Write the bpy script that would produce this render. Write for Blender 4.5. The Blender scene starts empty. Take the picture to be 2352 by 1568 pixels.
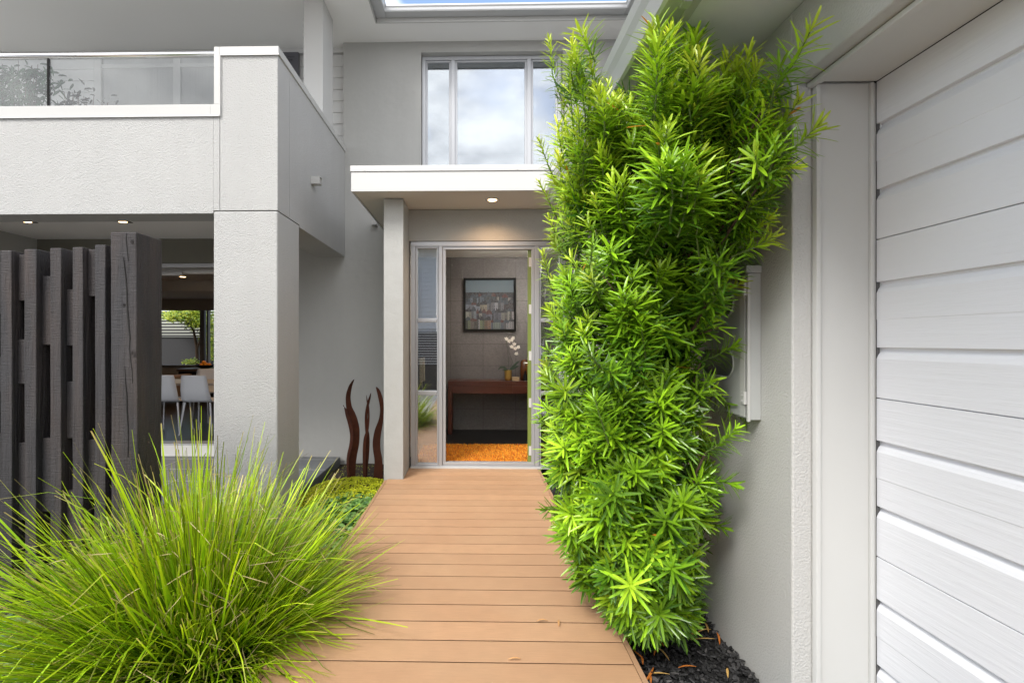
import bpy, math, random
import numpy as np
from mathutils import Vector

# ------------------------------------------------------------------ camera, sky, sun
sc = bpy.context.scene
PI = math.pi
F = 1150.0                      # focal length in pixels of a 2352 px wide picture
CAMZ = 1.23
YAW = math.radians(1.2)
SHX = 86.0 + F * math.tan(YAW)
cd = bpy.data.cameras.new('camera'); cam = bpy.data.objects.new('camera', cd)
sc.collection.objects.link(cam); sc.camera = cam
cd.sensor_width = 36; cd.lens = 36 * F / 2352
cd.shift_x = SHX / 2352; cd.shift_y = -1.0 / 2352
cd.clip_start = 0.02; cd.clip_end = 500
cam.location = (0, 0, CAMZ); cam.rotation_euler = (PI / 2, 0, YAW)

SUN_EL, SUN_AZ = math.radians(47), math.radians(213)   # azimuth clockwise from +Y
w = bpy.data.worlds.new('World'); sc.world = w; w.use_nodes = True
nt = w.node_tree; N = nt.nodes; L = nt.links
N.clear()
out = N.new('ShaderNodeOutputWorld'); bg = N.new('ShaderNodeBackground'); bg.inputs[1].default_value = 0.15
sky = N.new('ShaderNodeTexSky'); sky.sky_type = 'NISHITA'; sky.sun_disc = False
sky.sun_elevation = SUN_EL; sky.sun_rotation = SUN_AZ; sky.air_density = 1.0; sky.dust_density = 2.5
tc = N.new('ShaderNodeTexCoord'); mp = N.new('ShaderNodeMapping'); mp.inputs['Scale'].default_value = (1.6, 1.6, 3.2)
mp.inputs['Location'].default_value = (0.35, 0.0, 0.55)
no = N.new('ShaderNodeTexNoise'); no.inputs['Scale'].default_value = 2.2; no.inputs['Detail'].default_value = 9; no.inputs['Roughness'].default_value = 0.55
cr = N.new('ShaderNodeValToRGB'); cr.color_ramp.elements[0].position = 0.40; cr.color_ramp.elements[1].position = 0.60
mx = N.new('ShaderNodeMix'); mx.data_type = 'RGBA'; cn = N.new('ShaderNodeTexNoise'); cn.inputs['Scale'].default_value = 5.0; cn.inputs['Detail'].default_value = 8; cc_ = N.new('ShaderNodeValToRGB'); cc_.color_ramp.elements[0].position = 0.36; cc_.color_ramp.elements[0].color = (4.6, 4.6, 4.75, 1); cc_.color_ramp.elements[1].position = 0.64; cc_.color_ramp.elements[1].color = (8.3, 8.2, 8.1, 1); L.new(mp.outputs[0], cn.inputs['Vector']); L.new(cn.outputs[0], cc_.inputs[0]); L.new(cc_.outputs[0], mx.inputs[7])
L.new(tc.outputs['Generated'], mp.inputs[0]); L.new(mp.outputs[0], no.inputs['Vector'])
sxyz = N.new('ShaderNodeSeparateXYZ'); L.new(tc.outputs['Generated'], sxyz.inputs[0])      # cloudier towards the street, clearer over the house
bias = N.new('ShaderNodeMath'); bias.operation = 'MULTIPLY_ADD'; bias.inputs[1].default_value = -0.16; L.new(sxyz.outputs[1], bias.inputs[0]); L.new(no.outputs[0], bias.inputs[2])
L.new(bias.outputs[0], cr.inputs[0])
L.new(cr.outputs[0], mx.inputs[0]); L.new(sky.outputs[0], mx.inputs[6]); L.new(mx.outputs[2], bg.inputs[0]); L.new(bg.outputs[0], out.inputs[0])

sd = bpy.data.lights.new('sun', 'SUN'); sd.energy = 1.5; sd.angle = math.radians(22); sd.color = (1.0, 0.965, 0.91)
so = bpy.data.objects.new('sun', sd); sc.collection.objects.link(so)
sdir = Vector((math.sin(SUN_AZ) * math.cos(SUN_EL), math.cos(SUN_AZ) * math.cos(SUN_EL), math.sin(SUN_EL)))
so.rotation_euler = sdir.to_track_quat('Z', 'Y').to_euler()
sc.view_settings.view_transform = 'Standard'; sc.view_settings.look = 'None'
sc.view_settings.exposure = 1.32; sc.view_settings.gamma = 1

# ------------------------------------------------------------------ helpers
def R(x, y, Y):
    """world point at depth Y seen at photo pixel (x, y) of a 2352 px wide picture"""
    u = (x - 1176 + SHX) / F; v = (783 - y) / F
    dx = -math.sin(YAW) + u * math.cos(YAW); dy = math.cos(YAW) + u * math.sin(YAW)
    t = Y / dy
    return Vector((dx * t, Y, CAMZ + v * t))
def G(x, y, z):
    u = (x - 1176 + SHX) / F; v = (783 - y) / F
    dx = -math.sin(YAW) + u * math.cos(YAW); dy = math.cos(YAW) + u * math.sin(YAW)
    t = (z - CAMZ) / v
    return Vector((dx * t, dy * t, z))
def XP(x, y, X):
    u = (x - 1176 + SHX) / F; v = (783 - y) / F
    dx = -math.sin(YAW) + u * math.cos(YAW); dy = math.cos(YAW) + u * math.sin(YAW)
    t = X / dx
    return Vector((X, dy * t, CAMZ + v * t))

C = sc.collection
def s2l(r, g, b):
    f = lambda c: (c / 255 / 12.92) if c / 255 <= 0.04045 else ((c / 255 + 0.055) / 1.055) ** 2.4
    return (f(r), f(g), f(b), 1)

class MB:
    def __init__(s): s.v = []; s.f = []; s.c = []
    def add(s, vs, fs, col=None):
        o = len(s.v); s.v += [tuple(p) for p in vs]; s.f += [tuple(i + o for i in f) for f in fs]
        s.c += [col or (1, 1, 1, 1)] * len(vs)
        return s
    def box(s, x0, x1, y0, y1, z0, z1, col=None):
        x0, x1 = sorted((x0, x1)); y0, y1 = sorted((y0, y1)); z0, z1 = sorted((z0, z1))
        return s.add([(x0,y0,z0),(x1,y0,z0),(x1,y1,z0),(x0,y1,z0),(x0,y0,z1),(x1,y0,z1),(x1,y1,z1),(x0,y1,z1)],
              [(0,3,2,1),(4,5,6,7),(0,1,5,4),(1,2,6,5),(2,3,7,6),(3,0,4,7)], col)
    def prism(s, pts, axis, a, b, col=None):
        """closed polygon in the two other axes, extruded along axis from a to b"""
        def mk(p, t): return {'x': (t, p[0], p[1]), 'y': (p[0], t, p[1]), 'z': (p[0], p[1], t)}[axis]
        n = len(pts); vs = [mk(p, a) for p in pts] + [mk(p, b) for p in pts]
        fs = [tuple(range(n))[::-1], tuple(range(n, 2 * n))] + [(i, (i + 1) % n, n + (i + 1) % n, n + i) for i in range(n)]
        return s.add(vs, fs, col)
    def tube(s, pts, r, n=8, col=None, caps=True):
        pts = [Vector(p) for p in pts]; m = len(pts); rs = r if isinstance(r, (list, tuple)) else [r] * m
        vs = []; fs = []; prev = None
        for i, p in enumerate(pts):
            t = (pts[min(i + 1, m - 1)] - pts[max(i - 1, 0)]).normalized()
            if prev is None:
                a = Vector((0, 0, 1)) if abs(t.z) < 0.9 else Vector((1, 0, 0)); u = t.cross(a).normalized()
            else:
                u = (prev - t * prev.dot(t)).normalized()
            prev = u; v = t.cross(u)
            for k in range(n):
                an = 2 * PI * k / n; vs.append(p + (u * math.cos(an) + v * math.sin(an)) * rs[i])
        for i in range(m - 1):
            for k in range(n):
                fs.append((i*n+k, i*n+(k+1)%n, (i+1)*n+(k+1)%n, (i+1)*n+k))
        if caps: fs += [tuple(range(n))[::-1], tuple(range((m-1)*n, m*n))]
        return s.add(vs, fs, col)
    def lathe(s, cx, cy, prof, n=24, col=None):
        vs = []; fs = []; m = len(prof)
        for (r, z) in prof:
            for k in range(n):
                a = 2*PI*k/n; vs.append((cx + r*math.cos(a), cy + r*math.sin(a), z))
        for i in range(m-1):
            for k in range(n): fs.append((i*n+k, i*n+(k+1)%n, (i+1)*n+(k+1)%n, (i+1)*n+k))
        if prof[0][0] > 1e-6: fs.append(tuple(range(n))[::-1])
        if prof[-1][0] > 1e-6: fs.append(tuple(range((m-1)*n, m*n)))
        return s.add(vs, fs, col)
    def disc(s, c, r, n=24, down=True):
        vs = [(c[0]+r*math.cos(2*PI*k/n), c[1]+r*math.sin(2*PI*k/n), c[2]) for k in range(n)]
        return s.add(vs, [tuple(range(n))[::-1] if down else tuple(range(n))])
    def build(s, name, m, parent=None, bevel=0, smooth=False, segs=2):
        me = bpy.data.meshes.new(name); me.from_pydata(s.v, [], s.f); me.update()
        ca = me.color_attributes.new('Col', 'FLOAT_COLOR', 'POINT')
        ca.data.foreach_set('color', np.array(s.c, dtype=np.float32).ravel())
        me.materials.append(m)
        if smooth: me.polygons.foreach_set('use_smooth', [True] * len(me.polygons))
        o = bpy.data.objects.new(name, me); C.objects.link(o)
        if parent:
            o.parent = parent
            q = parent; off = Vector((0, 0, 0))
            while q: off += q.location; q = q.parent
            o.location = -off
        if bevel:
            b = o.modifiers.new('bevel', 'BEVEL'); b.width = bevel; b.segments = segs; b.limit_method = 'ANGLE'; b.harden_normals = False
        return o
def big(name, V, Fq, cols, m, parent, smooth=False):
    """numpy mesh: V (n,3), Fq list of index arrays, cols (n,3)"""
    me = bpy.data.meshes.new(name); me.from_pydata(V.tolist(), [], Fq); me.update()
    ca = me.color_attributes.new('Col', 'FLOAT_COLOR', 'POINT')
    c4 = np.ones((len(V), 4), dtype=np.float32); c4[:, :3] = cols
    ca.data.foreach_set('color', c4.ravel()); me.materials.append(m)
    if smooth: me.polygons.foreach_set('use_smooth', [True] * len(me.polygons))
    o = bpy.data.objects.new(name, me); C.objects.link(o)
    if parent: o.parent = parent; o.location = -parent.location
    return o
def tag(o, label=None, cat=None, group=None, kind=None):
    if label: o['label'] = label
    if cat: o['category'] = cat
    if group: o['group'] = group
    if kind: o['kind'] = kind
    return o
def thing(name, loc, label, cat, group=None):
    o = bpy.data.objects.new(name, None); C.objects.link(o); o.location = loc; o.empty_display_size = 0.1
    return tag(o, label, cat, group)
def lab(o, t): o['label'] = t; return o

# ------------------------------------------------------------------ materials
def mat(name, col, rough=0.6, metal=0.0, spec=0.5, bump=None, var=None, vcol=False, emit=None, trans=0.0, coat=0.0):
    """bump: list of (noise scale, xyz stretch, distance, detail); var: (scale, stretch, amount, tint)"""
    m = bpy.data.materials.new(name); m.use_nodes = True; nt = m.node_tree; N = nt.nodes; L = nt.links
    b = N['Principled BSDF']; b.inputs['Base Color'].default_value = col; b.inputs['Roughness'].default_value = rough
    b.inputs['Metallic'].default_value = metal; b.inputs['Specular IOR Level'].default_value = spec
    b.inputs['Coat Weight'].default_value = coat
    tc = N.new('ShaderNodeTexCoord')
    src = None
    if vcol:
        a = N.new('ShaderNodeAttribute'); a.attribute_name = 'Col'; src = a.outputs['Color']
    if var:
        for (scl, st, amt, tint) in (var if isinstance(var, list) else [var]):
            mp = N.new('ShaderNodeMapping'); mp.inputs['Scale'].default_value = st
            nz = N.new('ShaderNodeTexNoise'); nz.inputs['Scale'].default_value = scl; nz.inputs['Detail'].default_value = 6
            L.new(tc.outputs['Object'], mp.inputs[0]); L.new(mp.outputs[0], nz.inputs['Vector'])
            mr = N.new('ShaderNodeMapRange'); mr.inputs[1].default_value = 0.35; mr.inputs[2].default_value = 0.65; mr.inputs[4].default_value = amt
            L.new(nz.outputs[0], mr.inputs[0])
            x = N.new('ShaderNodeMix'); x.data_type = 'RGBA'; x.inputs[7].default_value = tint
            if src: L.new(src, x.inputs[6])
            else: x.inputs[6].default_value = col
            L.new(mr.outputs[0], x.inputs[0]); src = x.outputs[2]
    if src: L.new(src, b.inputs['Base Color'])
    if bump:
        prev = None
        for (scl, st, dist, det) in bump:
            mp = N.new('ShaderNodeMapping'); mp.inputs['Scale'].default_value = st
            nz = N.new('ShaderNodeTexNoise'); nz.inputs['Scale'].default_value = scl; nz.inputs['Detail'].default_value = det
            L.new(tc.outputs['Object'], mp.inputs[0]); L.new(mp.outputs[0], nz.inputs['Vector'])
            bp = N.new('ShaderNodeBump'); bp.inputs['Strength'].default_value = 1.0; bp.inputs['Distance'].default_value = dist
            L.new(nz.outputs[0], bp.inputs['Height'])
            if prev: L.new(prev, bp.inputs['Normal'])
            prev = bp.outputs[0]
        L.new(prev, b.inputs['Normal'])
    if emit:
        b.inputs['Emission Color'].default_value = emit[0]; b.inputs['Emission Strength'].default_value = emit[1]
    if trans:
        o = N['Material Output']; t = N.new('ShaderNodeBsdfTranslucent'); ms = N.new('ShaderNodeMixShader'); ms.inputs[0].default_value = trans
        if src:
            hs = N.new('ShaderNodeHueSaturation'); hs.inputs['Value'].default_value = 1.25; hs.inputs['Hue'].default_value = 0.488; L.new(src, hs.inputs['Color']); L.new(hs.outputs[0], t.inputs[0])
        else: t.inputs[0].default_value = col
        L.new(b.outputs[0], ms.inputs[1]); L.new(t.outputs[0], ms.inputs[2]); L.new(ms.outputs[0], o.inputs[0])
    return m
def glass(name, refl, tint=(1, 1, 1, 1), mirror=(1, 1, 1, 1)):
    m = bpy.data.materials.new(name); m.use_nodes = True; nt = m.node_tree; N = nt.nodes; L = nt.links
    N.remove(N['Principled BSDF']); o = N['Material Output']
    t = N.new('ShaderNodeBsdfTransparent'); t.inputs[0].default_value = tint
    g = N.new('ShaderNodeBsdfGlossy'); g.inputs['Roughness'].default_value = 0.003; g.inputs[0].default_value = mirror
    fr = N.new('ShaderNodeLayerWeight'); fr.inputs[0].default_value = 0.35
    mr = N.new('ShaderNodeMapRange'); mr.inputs[3].default_value = refl; mr.inputs[4].default_value = 1.0
    pw = N.new('ShaderNodeMath'); pw.operation = 'POWER'; pw.inputs[1].default_value = 2.5
    L.new(fr.outputs['Facing'], pw.inputs[0]); L.new(pw.outputs[0], mr.inputs[0])
    ms = N.new('ShaderNodeMixShader'); L.new(mr.outputs[0], ms.inputs[0]); L.new(t.outputs[0], ms.inputs[1]); L.new(g.outputs[0], ms.inputs[2])
    L.new(ms.outputs[0], o.inputs[0])
    return m
one = (1, 1, 1)
GREY = (0.50, 0.50, 0.485, 1)
M_stucco = mat('stucco', (0.50, 0.50, 0.49, 1), 0.85, bump=[(150, one, 0.012, 3), (500, one, 0.001, 2)], var=[(1.3, one, 0.3, (0.44, 0.44, 0.435, 1)), (6, (1, 1, 0.12), 0.2, (0.41, 0.41, 0.40, 1)), (170, one, 0.18, (0.36, 0.36, 0.355, 1))], spec=0.3)
M_render = mat('smooth_render', (0.41, 0.41, 0.395, 1), 0.8, bump=[(160, one, 0.0035, 3), (9, one, 0.006, 2)], var=[(1.1, one, 0.25, (0.35, 0.35, 0.335, 1)), (5.0, (1, 1, 0.12), 0.18, (0.33, 0.33, 0.315, 1)), (14, one, 0.12, (0.44, 0.44, 0.43, 1))], spec=0.3)
M_rwall = mat('garage_render', (0.50, 0.50, 0.485, 1), 0.55, bump=[(140, one, 0.0032, 3)], var=(2.0, one, 0.15, (0.37, 0.37, 0.36, 1)), spec=0.4)
M_soffit = mat('soffit_paint', (0.80, 0.80, 0.785, 1), 0.7, bump=[(200, one, 0.0006, 2)], var=(0.9, one, 0.15, (0.74, 0.74, 0.725, 1)), spec=0.3)
M_csoffit = mat('canopy_soffit_paint', (0.62, 0.59, 0.55, 1), 0.7, spec=0.3, bump=[(220, one, 0.0005, 2)])
M_white = mat('white_metal_paint', (0.52, 0.52, 0.51, 1), 0.38, bump=[(8, (0.3, 1, 1), 0.0012, 2)])
M_cap = mat('cap_metal_paint', (0.44, 0.44, 0.428, 1), 0.38, bump=[(8, (0.3, 1, 1), 0.0012, 2)])
M_alu = mat('window_aluminium', (0.42, 0.43, 0.45, 1), 0.34, metal=0.35)
M_gutter = mat('gutter_steel', (0.55, 0.56, 0.57, 1), 0.3, metal=0.45, bump=[(5, one, 0.001, 2)])
M_jamb = mat('jamb_paint', (0.58, 0.585, 0.57, 1), 0.42, bump=[(12, one, 0.0004, 2)], var=(4, one, 0.1, (0.46, 0.46, 0.45, 1)))
M_garage = mat('woodgrain_steel', (0.72, 0.735, 0.765, 1), 0.45, bump=[(30, (1, 0.10, 2.4), 0.0015, 4), (170, (1, 0.12, 1.6), 0.0005, 3)], spec=0.45, var=(1.2, one, 0.1, (0.67, 0.68, 0.71, 1)))
M_board = mat('weatherboard_paint', (0.62, 0.62, 0.61, 1), 0.5)
M_blackseal = mat('black_rubber', (0.006, 0.006, 0.006, 1), 0.6, spec=0.15)
M_dark = mat('dark_metal', (0.03, 0.03, 0.03, 1), 0.4)
M_tilestep = mat('grey_floor_tile', (0.13, 0.14, 0.15, 1), 0.5, var=(4, one, 0.3, (0.10, 0.105, 0.11, 1)))
M_soil = mat('dark_soil', (0.03, 0.022, 0.016, 1), 0.95, bump=[(60, one, 0.02, 4)], var=(14, one, 0.7, (0.06, 0.042, 0.028, 1)))
M_mulchbase = mat('mulch_bed', (0.012, 0.012, 0.013, 1), 0.85, bump=[(70, one, 0.03, 4)])
M_chip = mat('bark_chip', (1, 1, 1, 1), 0.62, vcol=True, bump=[(180, (1, 1, 1), 0.003, 3)])
M_steel = mat('rusted_steel', (0.075, 0.022, 0.012, 1), 0.85, bump=[(120, one, 0.001, 4)], var=[(18, one, 0.6, (0.12, 0.036, 0.016, 1)), (3, one, 0.5, (0.04, 0.016, 0.012, 1))], spec=0.25)
M_leaf = mat('shrub_leaf', (1, 1, 1, 1), 0.30, vcol=True, trans=0.2, spec=0.5)
M_blade = mat('grass_blade', (1, 1, 1, 1), 0.42, vcol=True, trans=0.3, spec=0.4)
M_cover = mat('cover_leaf', (1, 1, 1, 1), 0.45, vcol=True, trans=0.2)
M_bark = mat('shrub_bark', (0.075, 0.045, 0.028, 1), 0.9, bump=[(60, (1, 1, 0.3), 0.01, 3)])
M_timber = mat('stained_timber', (0.027, 0.0245, 0.0255, 1), 0.6, spec=0.32,
               bump=[(9, (6, 6, 0.4), 0.011, 6), (60, (0.3, 0.3, 3.0), 0.0026, 2), (260, one, 0.0014, 2)],
               var=[(5, (2, 2, 0.35), 0.7, (0.060, 0.043, 0.036, 1)), (9, (3, 3, 0.15), 0.5, (0.020, 0.019, 0.021, 1)), (2.2, one, 0.35, (0.045, 0.045, 0.050, 1))])
M_crack = mat('timber_crack', (0.006, 0.005, 0.004, 1), 0.9)
M_dwhite = mat('interior_white', (0.72, 0.71, 0.69, 1), 0.7)
M_idark = mat('dark_interior_floor', (0.022, 0.022, 0.024, 1), 0.3)
M_iwall = mat('interior_wall', (0.40, 0.36, 0.31, 1), 0.8)
M_idk = mat('dim_interior', (0.10, 0.10, 0.10, 1), 0.8)
M_chair = mat('white_plastic', (0.62, 0.65, 0.70, 1), 0.35)
M_ctab = mat('red_brown_wood', (0.085, 0.022, 0.012, 1), 0.28, var=(6, (0.5, 4, 4), 0.6, (0.05, 0.012, 0.007, 1)), bump=[(40, (0.2, 3, 3), 0.001, 3)])
M_green = mat('olive_door_paint', (0.16, 0.21, 0.045, 1), 0.35)
M_lens = mat('lit_lens', (1, 0.9, 0.75, 1), 0.4, emit=((1, 0.66, 0.33, 1), 3.2))
M_gold = mat('brass', (0.55, 0.36, 0.10, 1), 0.28, metal=0.9)
M_amber = mat('amber_glass', (0.09, 0.03, 0.008, 1), 0.08, coat=0.5)
M_petal = mat('white_petal', (0.72, 0.68, 0.62, 1), 0.5, trans=0.25)
M_rug = mat('rug_fibre', (1, 1, 1, 1), 0.9, vcol=True)
M_orange = mat('orange_peel', (0.75, 0.28, 0.02, 1), 0.45, bump=[(300, one, 0.001, 2)])
M_sofa = mat('beige_cloth', (0.24, 0.165, 0.11, 1), 0.9)
M_paint = mat('painted_canvas', (1, 1, 1, 1), 0.6, vcol=True, var=(60, one, 0.35, (0.10, 0.11, 0.12, 1)))
M_chrome = mat('brushed_rail', (0.75, 0.75, 0.75, 1), 0.22, metal=1.0)
M_cream = mat('cream_plastic', (0.62, 0.56, 0.42, 1), 0.4)
M_box = mat('meter_box_paint', (0.44, 0.455, 0.45, 1), 0.4, var=(5, one, 0.35, (0.36, 0.38, 0.37, 1)))
M_smoke = mat('clouded_plastic', (0.11, 0.11, 0.125, 1), 0.35, var=(9, one, 0.6, (0.17, 0.17, 0.18, 1)))
M_deadleaf = mat('dead_leaf', (1, 1, 1, 1), 0.6, vcol=True, trans=0.15)
G_up = glass('upper_window_glass', 0.28, tint=(0.75, 0.8, 0.82, 1), mirror=(0.86, 0.9, 0.95, 1))
G_side = glass('sidelight_glass', 0.33, tint=(0.9, 0.92, 0.92, 1))
G_bal = glass('balustrade_glass', 0.045, tint=(0.93, 0.95, 0.96, 1))

# composite decking: a colour of its own for each board and a streaky brushed grain
def deck_mat():
    m = mat('composite_decking', (0.43, 0.235, 0.13, 1), 0.55, bump=[(420, (0.05, 1, 1), 0.0012, 3)], vcol=True, spec=0.35,
            var=[(240, (0.04, 1, 1), 0.4, (0.31, 0.185, 0.10, 1)), (2.5, one, 0.28, (0.49, 0.325, 0.19, 1)), (11, (1, 1, 1), 0.2, (0.31, 0.19, 0.11, 1))])
    return m
M_deck = deck_mat()
def tile_mat(name, bw, rh, ox, oz, c1, c2, mort):
    m = bpy.data.materials.new(name); m.use_nodes = True; nt = m.node_tree; N = nt.nodes; L = nt.links
    b = N['Principled BSDF']; tc = N.new('ShaderNodeTexCoord'); sx = N.new('ShaderNodeSeparateXYZ'); cx = N.new('ShaderNodeCombineXYZ')
    a1 = N.new('ShaderNodeMath'); a1.inputs[1].default_value = ox; a2 = N.new('ShaderNodeMath'); a2.inputs[1].default_value = oz
    L.new(tc.outputs['Object'], sx.inputs[0]); L.new(sx.outputs[0], a1.inputs[0]); L.new(sx.outputs[2], a2.inputs[0])
    L.new(a1.outputs[0], cx.inputs[0]); L.new(a2.outputs[0], cx.inputs[1])
    br = N.new('ShaderNodeTexBrick'); br.offset = 0; br.inputs['Scale'].default_value = 1; br.inputs['Brick Width'].default_value = bw
    br.inputs['Row Height'].default_value = rh; br.inputs['Mortar Size'].default_value = 0.0022; br.inputs['Mortar Smooth'].default_value = 0.1
    br.inputs['Color1'].default_value = c1; br.inputs['Color2'].default_value = c2; br.inputs['Mortar'].default_value = mort
    L.new(cx.outputs[0], br.inputs['Vector'])
    nz = N.new('ShaderNodeTexNoise'); nz.inputs['Scale'].default_value = 45; nz.inputs['Detail'].default_value = 5; L.new(tc.outputs['Object'], nz.inputs['Vector'])
    mx = N.new('ShaderNodeMix'); mx.data_type = 'RGBA'; mx.blend_type = 'MULTIPLY'; mx.inputs[0].default_value = 0.5
    cr = N.new('ShaderNodeValToRGB'); cr.color_ramp.elements[0].position = 0.35; cr.color_ramp.elements[0].color = (0.6, 0.6, 0.6, 1); cr.color_ramp.elements[1].position = 0.65
    L.new(nz.outputs[0], cr.inputs[0]); L.new(br.outputs[0], mx.inputs[6]); L.new(cr.outputs[0], mx.inputs[7]); L.new(mx.outputs[2], b.inputs['Base Color'])
    bp = N.new('ShaderNodeBump'); bp.inputs['Distance'].default_value = 0.003; L.new(nz.outputs[0], bp.inputs['Height']); L.new(bp.outputs[0], b.inputs['Normal'])
    b.inputs['Roughness'].default_value = 0.45
    return m
M_tile = tile_mat('stone_wall_tile', 0.453, 0.30, 10 * 0.453 - 0.12 + 0.001, 3.0 + 0.012, (0.14, 0.128, 0.125, 1), (0.125, 0.116, 0.114, 1), (0.045, 0.035, 0.03, 1))
M_floorb = tile_mat('dark_floorboard', 1.2, 9, 0.4, 0, (0.018, 0.018, 0.02, 1), (0.022, 0.022, 0.024, 1), (0.006, 0.006, 0.006, 1))

# key planes of the house
YB = 5.90      # back wall of the porch, upper wall with the window
YD = 4.84      # entry door wall
Y0 = 3.87      # front of balcony and pillar
XS = -1.534    # side of balcony
XW = 1.13      # garage side wall
YC = 1.805     # corner of the garage opening
ZU = 4.76      # upper soffit

# ------------------------------------------------------------------ ground
g = MB(); g.add([(-200, -200, -0.26), (200, -200, -0.26), (200, 200, -0.26), (-200, 200, -0.26)], [(0, 1, 2, 3)])
tag(g.build('ground', M_soil), 'bare dark garden soil under and around the planting', None, kind='structure')
def lumpy(name, x0, x1, y0, y1, z, amp, n, m, seed, label):
    rng = np.random.default_rng(seed)
    nx = max(4, int((x1 - x0) * n)); ny = max(4, int((y1 - y0) * n))
    xs = np.linspace(x0, x1, nx); ys = np.linspace(y0, y1, ny)
    ph = rng.uniform(0, 6.28, 12); fr = rng.uniform(2, 11, (12, 2))
    V = []
    for yy in ys:
        for xx in xs:
            h = sum(math.sin(xx * fr[k, 0] + yy * fr[k, 1] + ph[k]) for k in range(12)) / 12
            V.append((xx, yy, z + amp * h))
    Fq = [(j*nx+i, j*nx+i+1, (j+1)*nx+i+1, (j+1)*nx+i) for j in range(ny-1) for i in range(nx-1)]
    b = MB(); b.add(V, Fq)
    return tag(b.build(name, m, smooth=True), label, None, kind='structure')
lumpy('garden_bed', -6.5, -0.80, 0.2, 5.88, -0.215, 0.03, 14, M_soil, 3, 'brown soil of the garden bed left of the deck')
lumpy('mulch_bed', 0.632, 1.128, -0.5, 4.80, -0.135, 0.022, 24, M_mulchbase, 4, 'strip of black bark mulch between deck and garage wall')

dv = MB(); dv.add([(-14, -14, -0.215), (16, -14, -0.215), (16, 0.15, -0.215), (-14, 0.15, -0.215)], [(0, 1, 2, 3)])  # unseen slab added to bounce light up under the soffits
tag(dv.build('bounce_forecourt', mat('pale_concrete', (0.50, 0.49, 0.46, 1), 0.8, bump=[(40, one, 0.002, 4)], var=(0.8, one, 0.5, (0.42, 0.41, 0.39, 1)))), 'unseen pale forecourt added behind the viewpoint to bounce light', None, kind='structure')

# ------------------------------------------------------------------ deck
dk = MB(); rnd = random.Random(8)
k = 21
while True:
    y1 = 1.916 + 0.1400 * k; y0 = y1 - 0.1318
    if y1 < -1.5: break
    t = rnd.uniform(0.90, 1.07)
    y1 = min(y1, YD + 0.02); g_ = 0.006; zz_ = -0.003
    dk.prism([(y0, 0.0), (y0, zz_), (y0 + g_, zz_ - 0.001), (y0 + g_, -0.024), (y1 - g_, -0.024), (y1 - g_, zz_ - 0.001), (y1, zz_), (y1, 0.0)], 'x', -0.775, 0.605, (0.45*t, 0.260*t, 0.145*t, 1)); k -= 1
db = MB(); db.box(-0.80, -0.779, -1.5, 4.44, -0.20, -0.003, (0.36, 0.21, 0.12, 1)); db.box(0.609, 0.630, -1.5, YD - 0.01, -0.17, -0.003, (0.36, 0.21, 0.12, 1))
D_ = thing('deck', (-0.1, 2, -0.1), 'tan composite board deck path leading to the front door', 'deck'); D_['kind'] = 'structure'
dk.build('decking', M_deck, D_, bevel=0.0008, segs=1); db.build('edge_board', M_deck, D_, bevel=0.002)
un = MB(); un.box(-0.775, 0.605, -1.5, 4.8, -0.17, -0.0245); un.build('gap_shade_block', M_blackseal, D_)  # solid black block under the boards, keeps the gaps dark

# ------------------------------------------------------------------ the house
H = thing('house', (0, YB, 0), 'light grey rendered two storey house with entry canopy, balcony and garage', 'house')
def part(mb, name, m, label=None, parent=None, **kw):
    o = mb.build(name, m, parent or H, **kw)
    if label: o['label'] = label
    return o
XU = -1.554
# main upper wall, with window opening
wl = R(967, 250, YB).x; wr = R(1293, 250, YB).x; wt = R(1130, 119, YB).z; wb = 2.86
u = MB()
u.box(XU, wl, YB, YB + 0.2, 2.712, ZU); u.box(wr, 4.5, YB, YB + 0.2, 2.712, ZU)
u.box(wl, wr, YB, YB + 0.2, wt, ZU); u.box(wl, wr, YB, YB + 0.2, 2.712, wb)
u.box(-2.32, -0.812, YB, YB + 0.2, -0.3, 2.712)
u.box(XU - 0.001 - 0.767, XU, YB + 0.001, YB + 0.199, 2.712, 2.75)
part(u, 'wall', M_render, 'smooth mid grey rendered main wall')
# upper window
W = MB(); yw = YB + 0.075
def frame(mb, x0, x1, z0, z1, y, t, d):
    mb.box(x0, x1, y, y + d, z1 - t, z1); mb.box(x0, x1, y, y + d, z0, z0 + t)
    mb.box(x0, x0 + t, y, y + d, z0 + t, z1 - t); mb.box(x1 - t, x1, y, y + d, z0 + t, z1 - t)
frame(W, wl + 0.004, wr - 0.004, wb, wt - 0.004, yw, 0.045, 0.07)
frame(W, wl + 0.049, wr - 0.049, wb + 0.045, wt - 0.049, yw + 0.02, 0.02, 0.04)
for px in (1040, 1217):
    xx = R(px, 250, YB).x; W.box(xx - 0.024, xx + 0.024, yw - 0.004, yw + 0.07, wb + 0.045, wt - 0.049); W.box(xx - 0.05, xx + 0.05, yw + 0.022, yw + 0.06, wb + 0.065, wt - 0.069)
wf = part(W, 'window', M_alu, 'large upper window of three panes above the canopy', bevel=0.004)
pn = MB(); pn.box(wl + 0.06, wr - 0.06, yw + 0.038, yw + 0.044, wb + 0.06, wt - 0.06); part(pn, 'pane', G_up, parent=wf)
sk = MB(); sk.box(XU + 0.1, 4.4, 9.5, 9.6, 2.75, ZU); sk.box(XU + 0.1, 4.4, YB + 0.21, 9.6, ZU + 0.01, ZU + 0.05); sk.box(XU + 0.01, XU + 0.09, YB + 0.21, 9.6, 2.75, ZU); sk.box(4.41, 4.5, YB + 0.21, 9.6, 2.75, ZU); sk.box(XU, 4.5, YB+0.21, 9.6, 2.72, 2.745)
part(sk, 'upper_room', M_idk)

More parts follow.
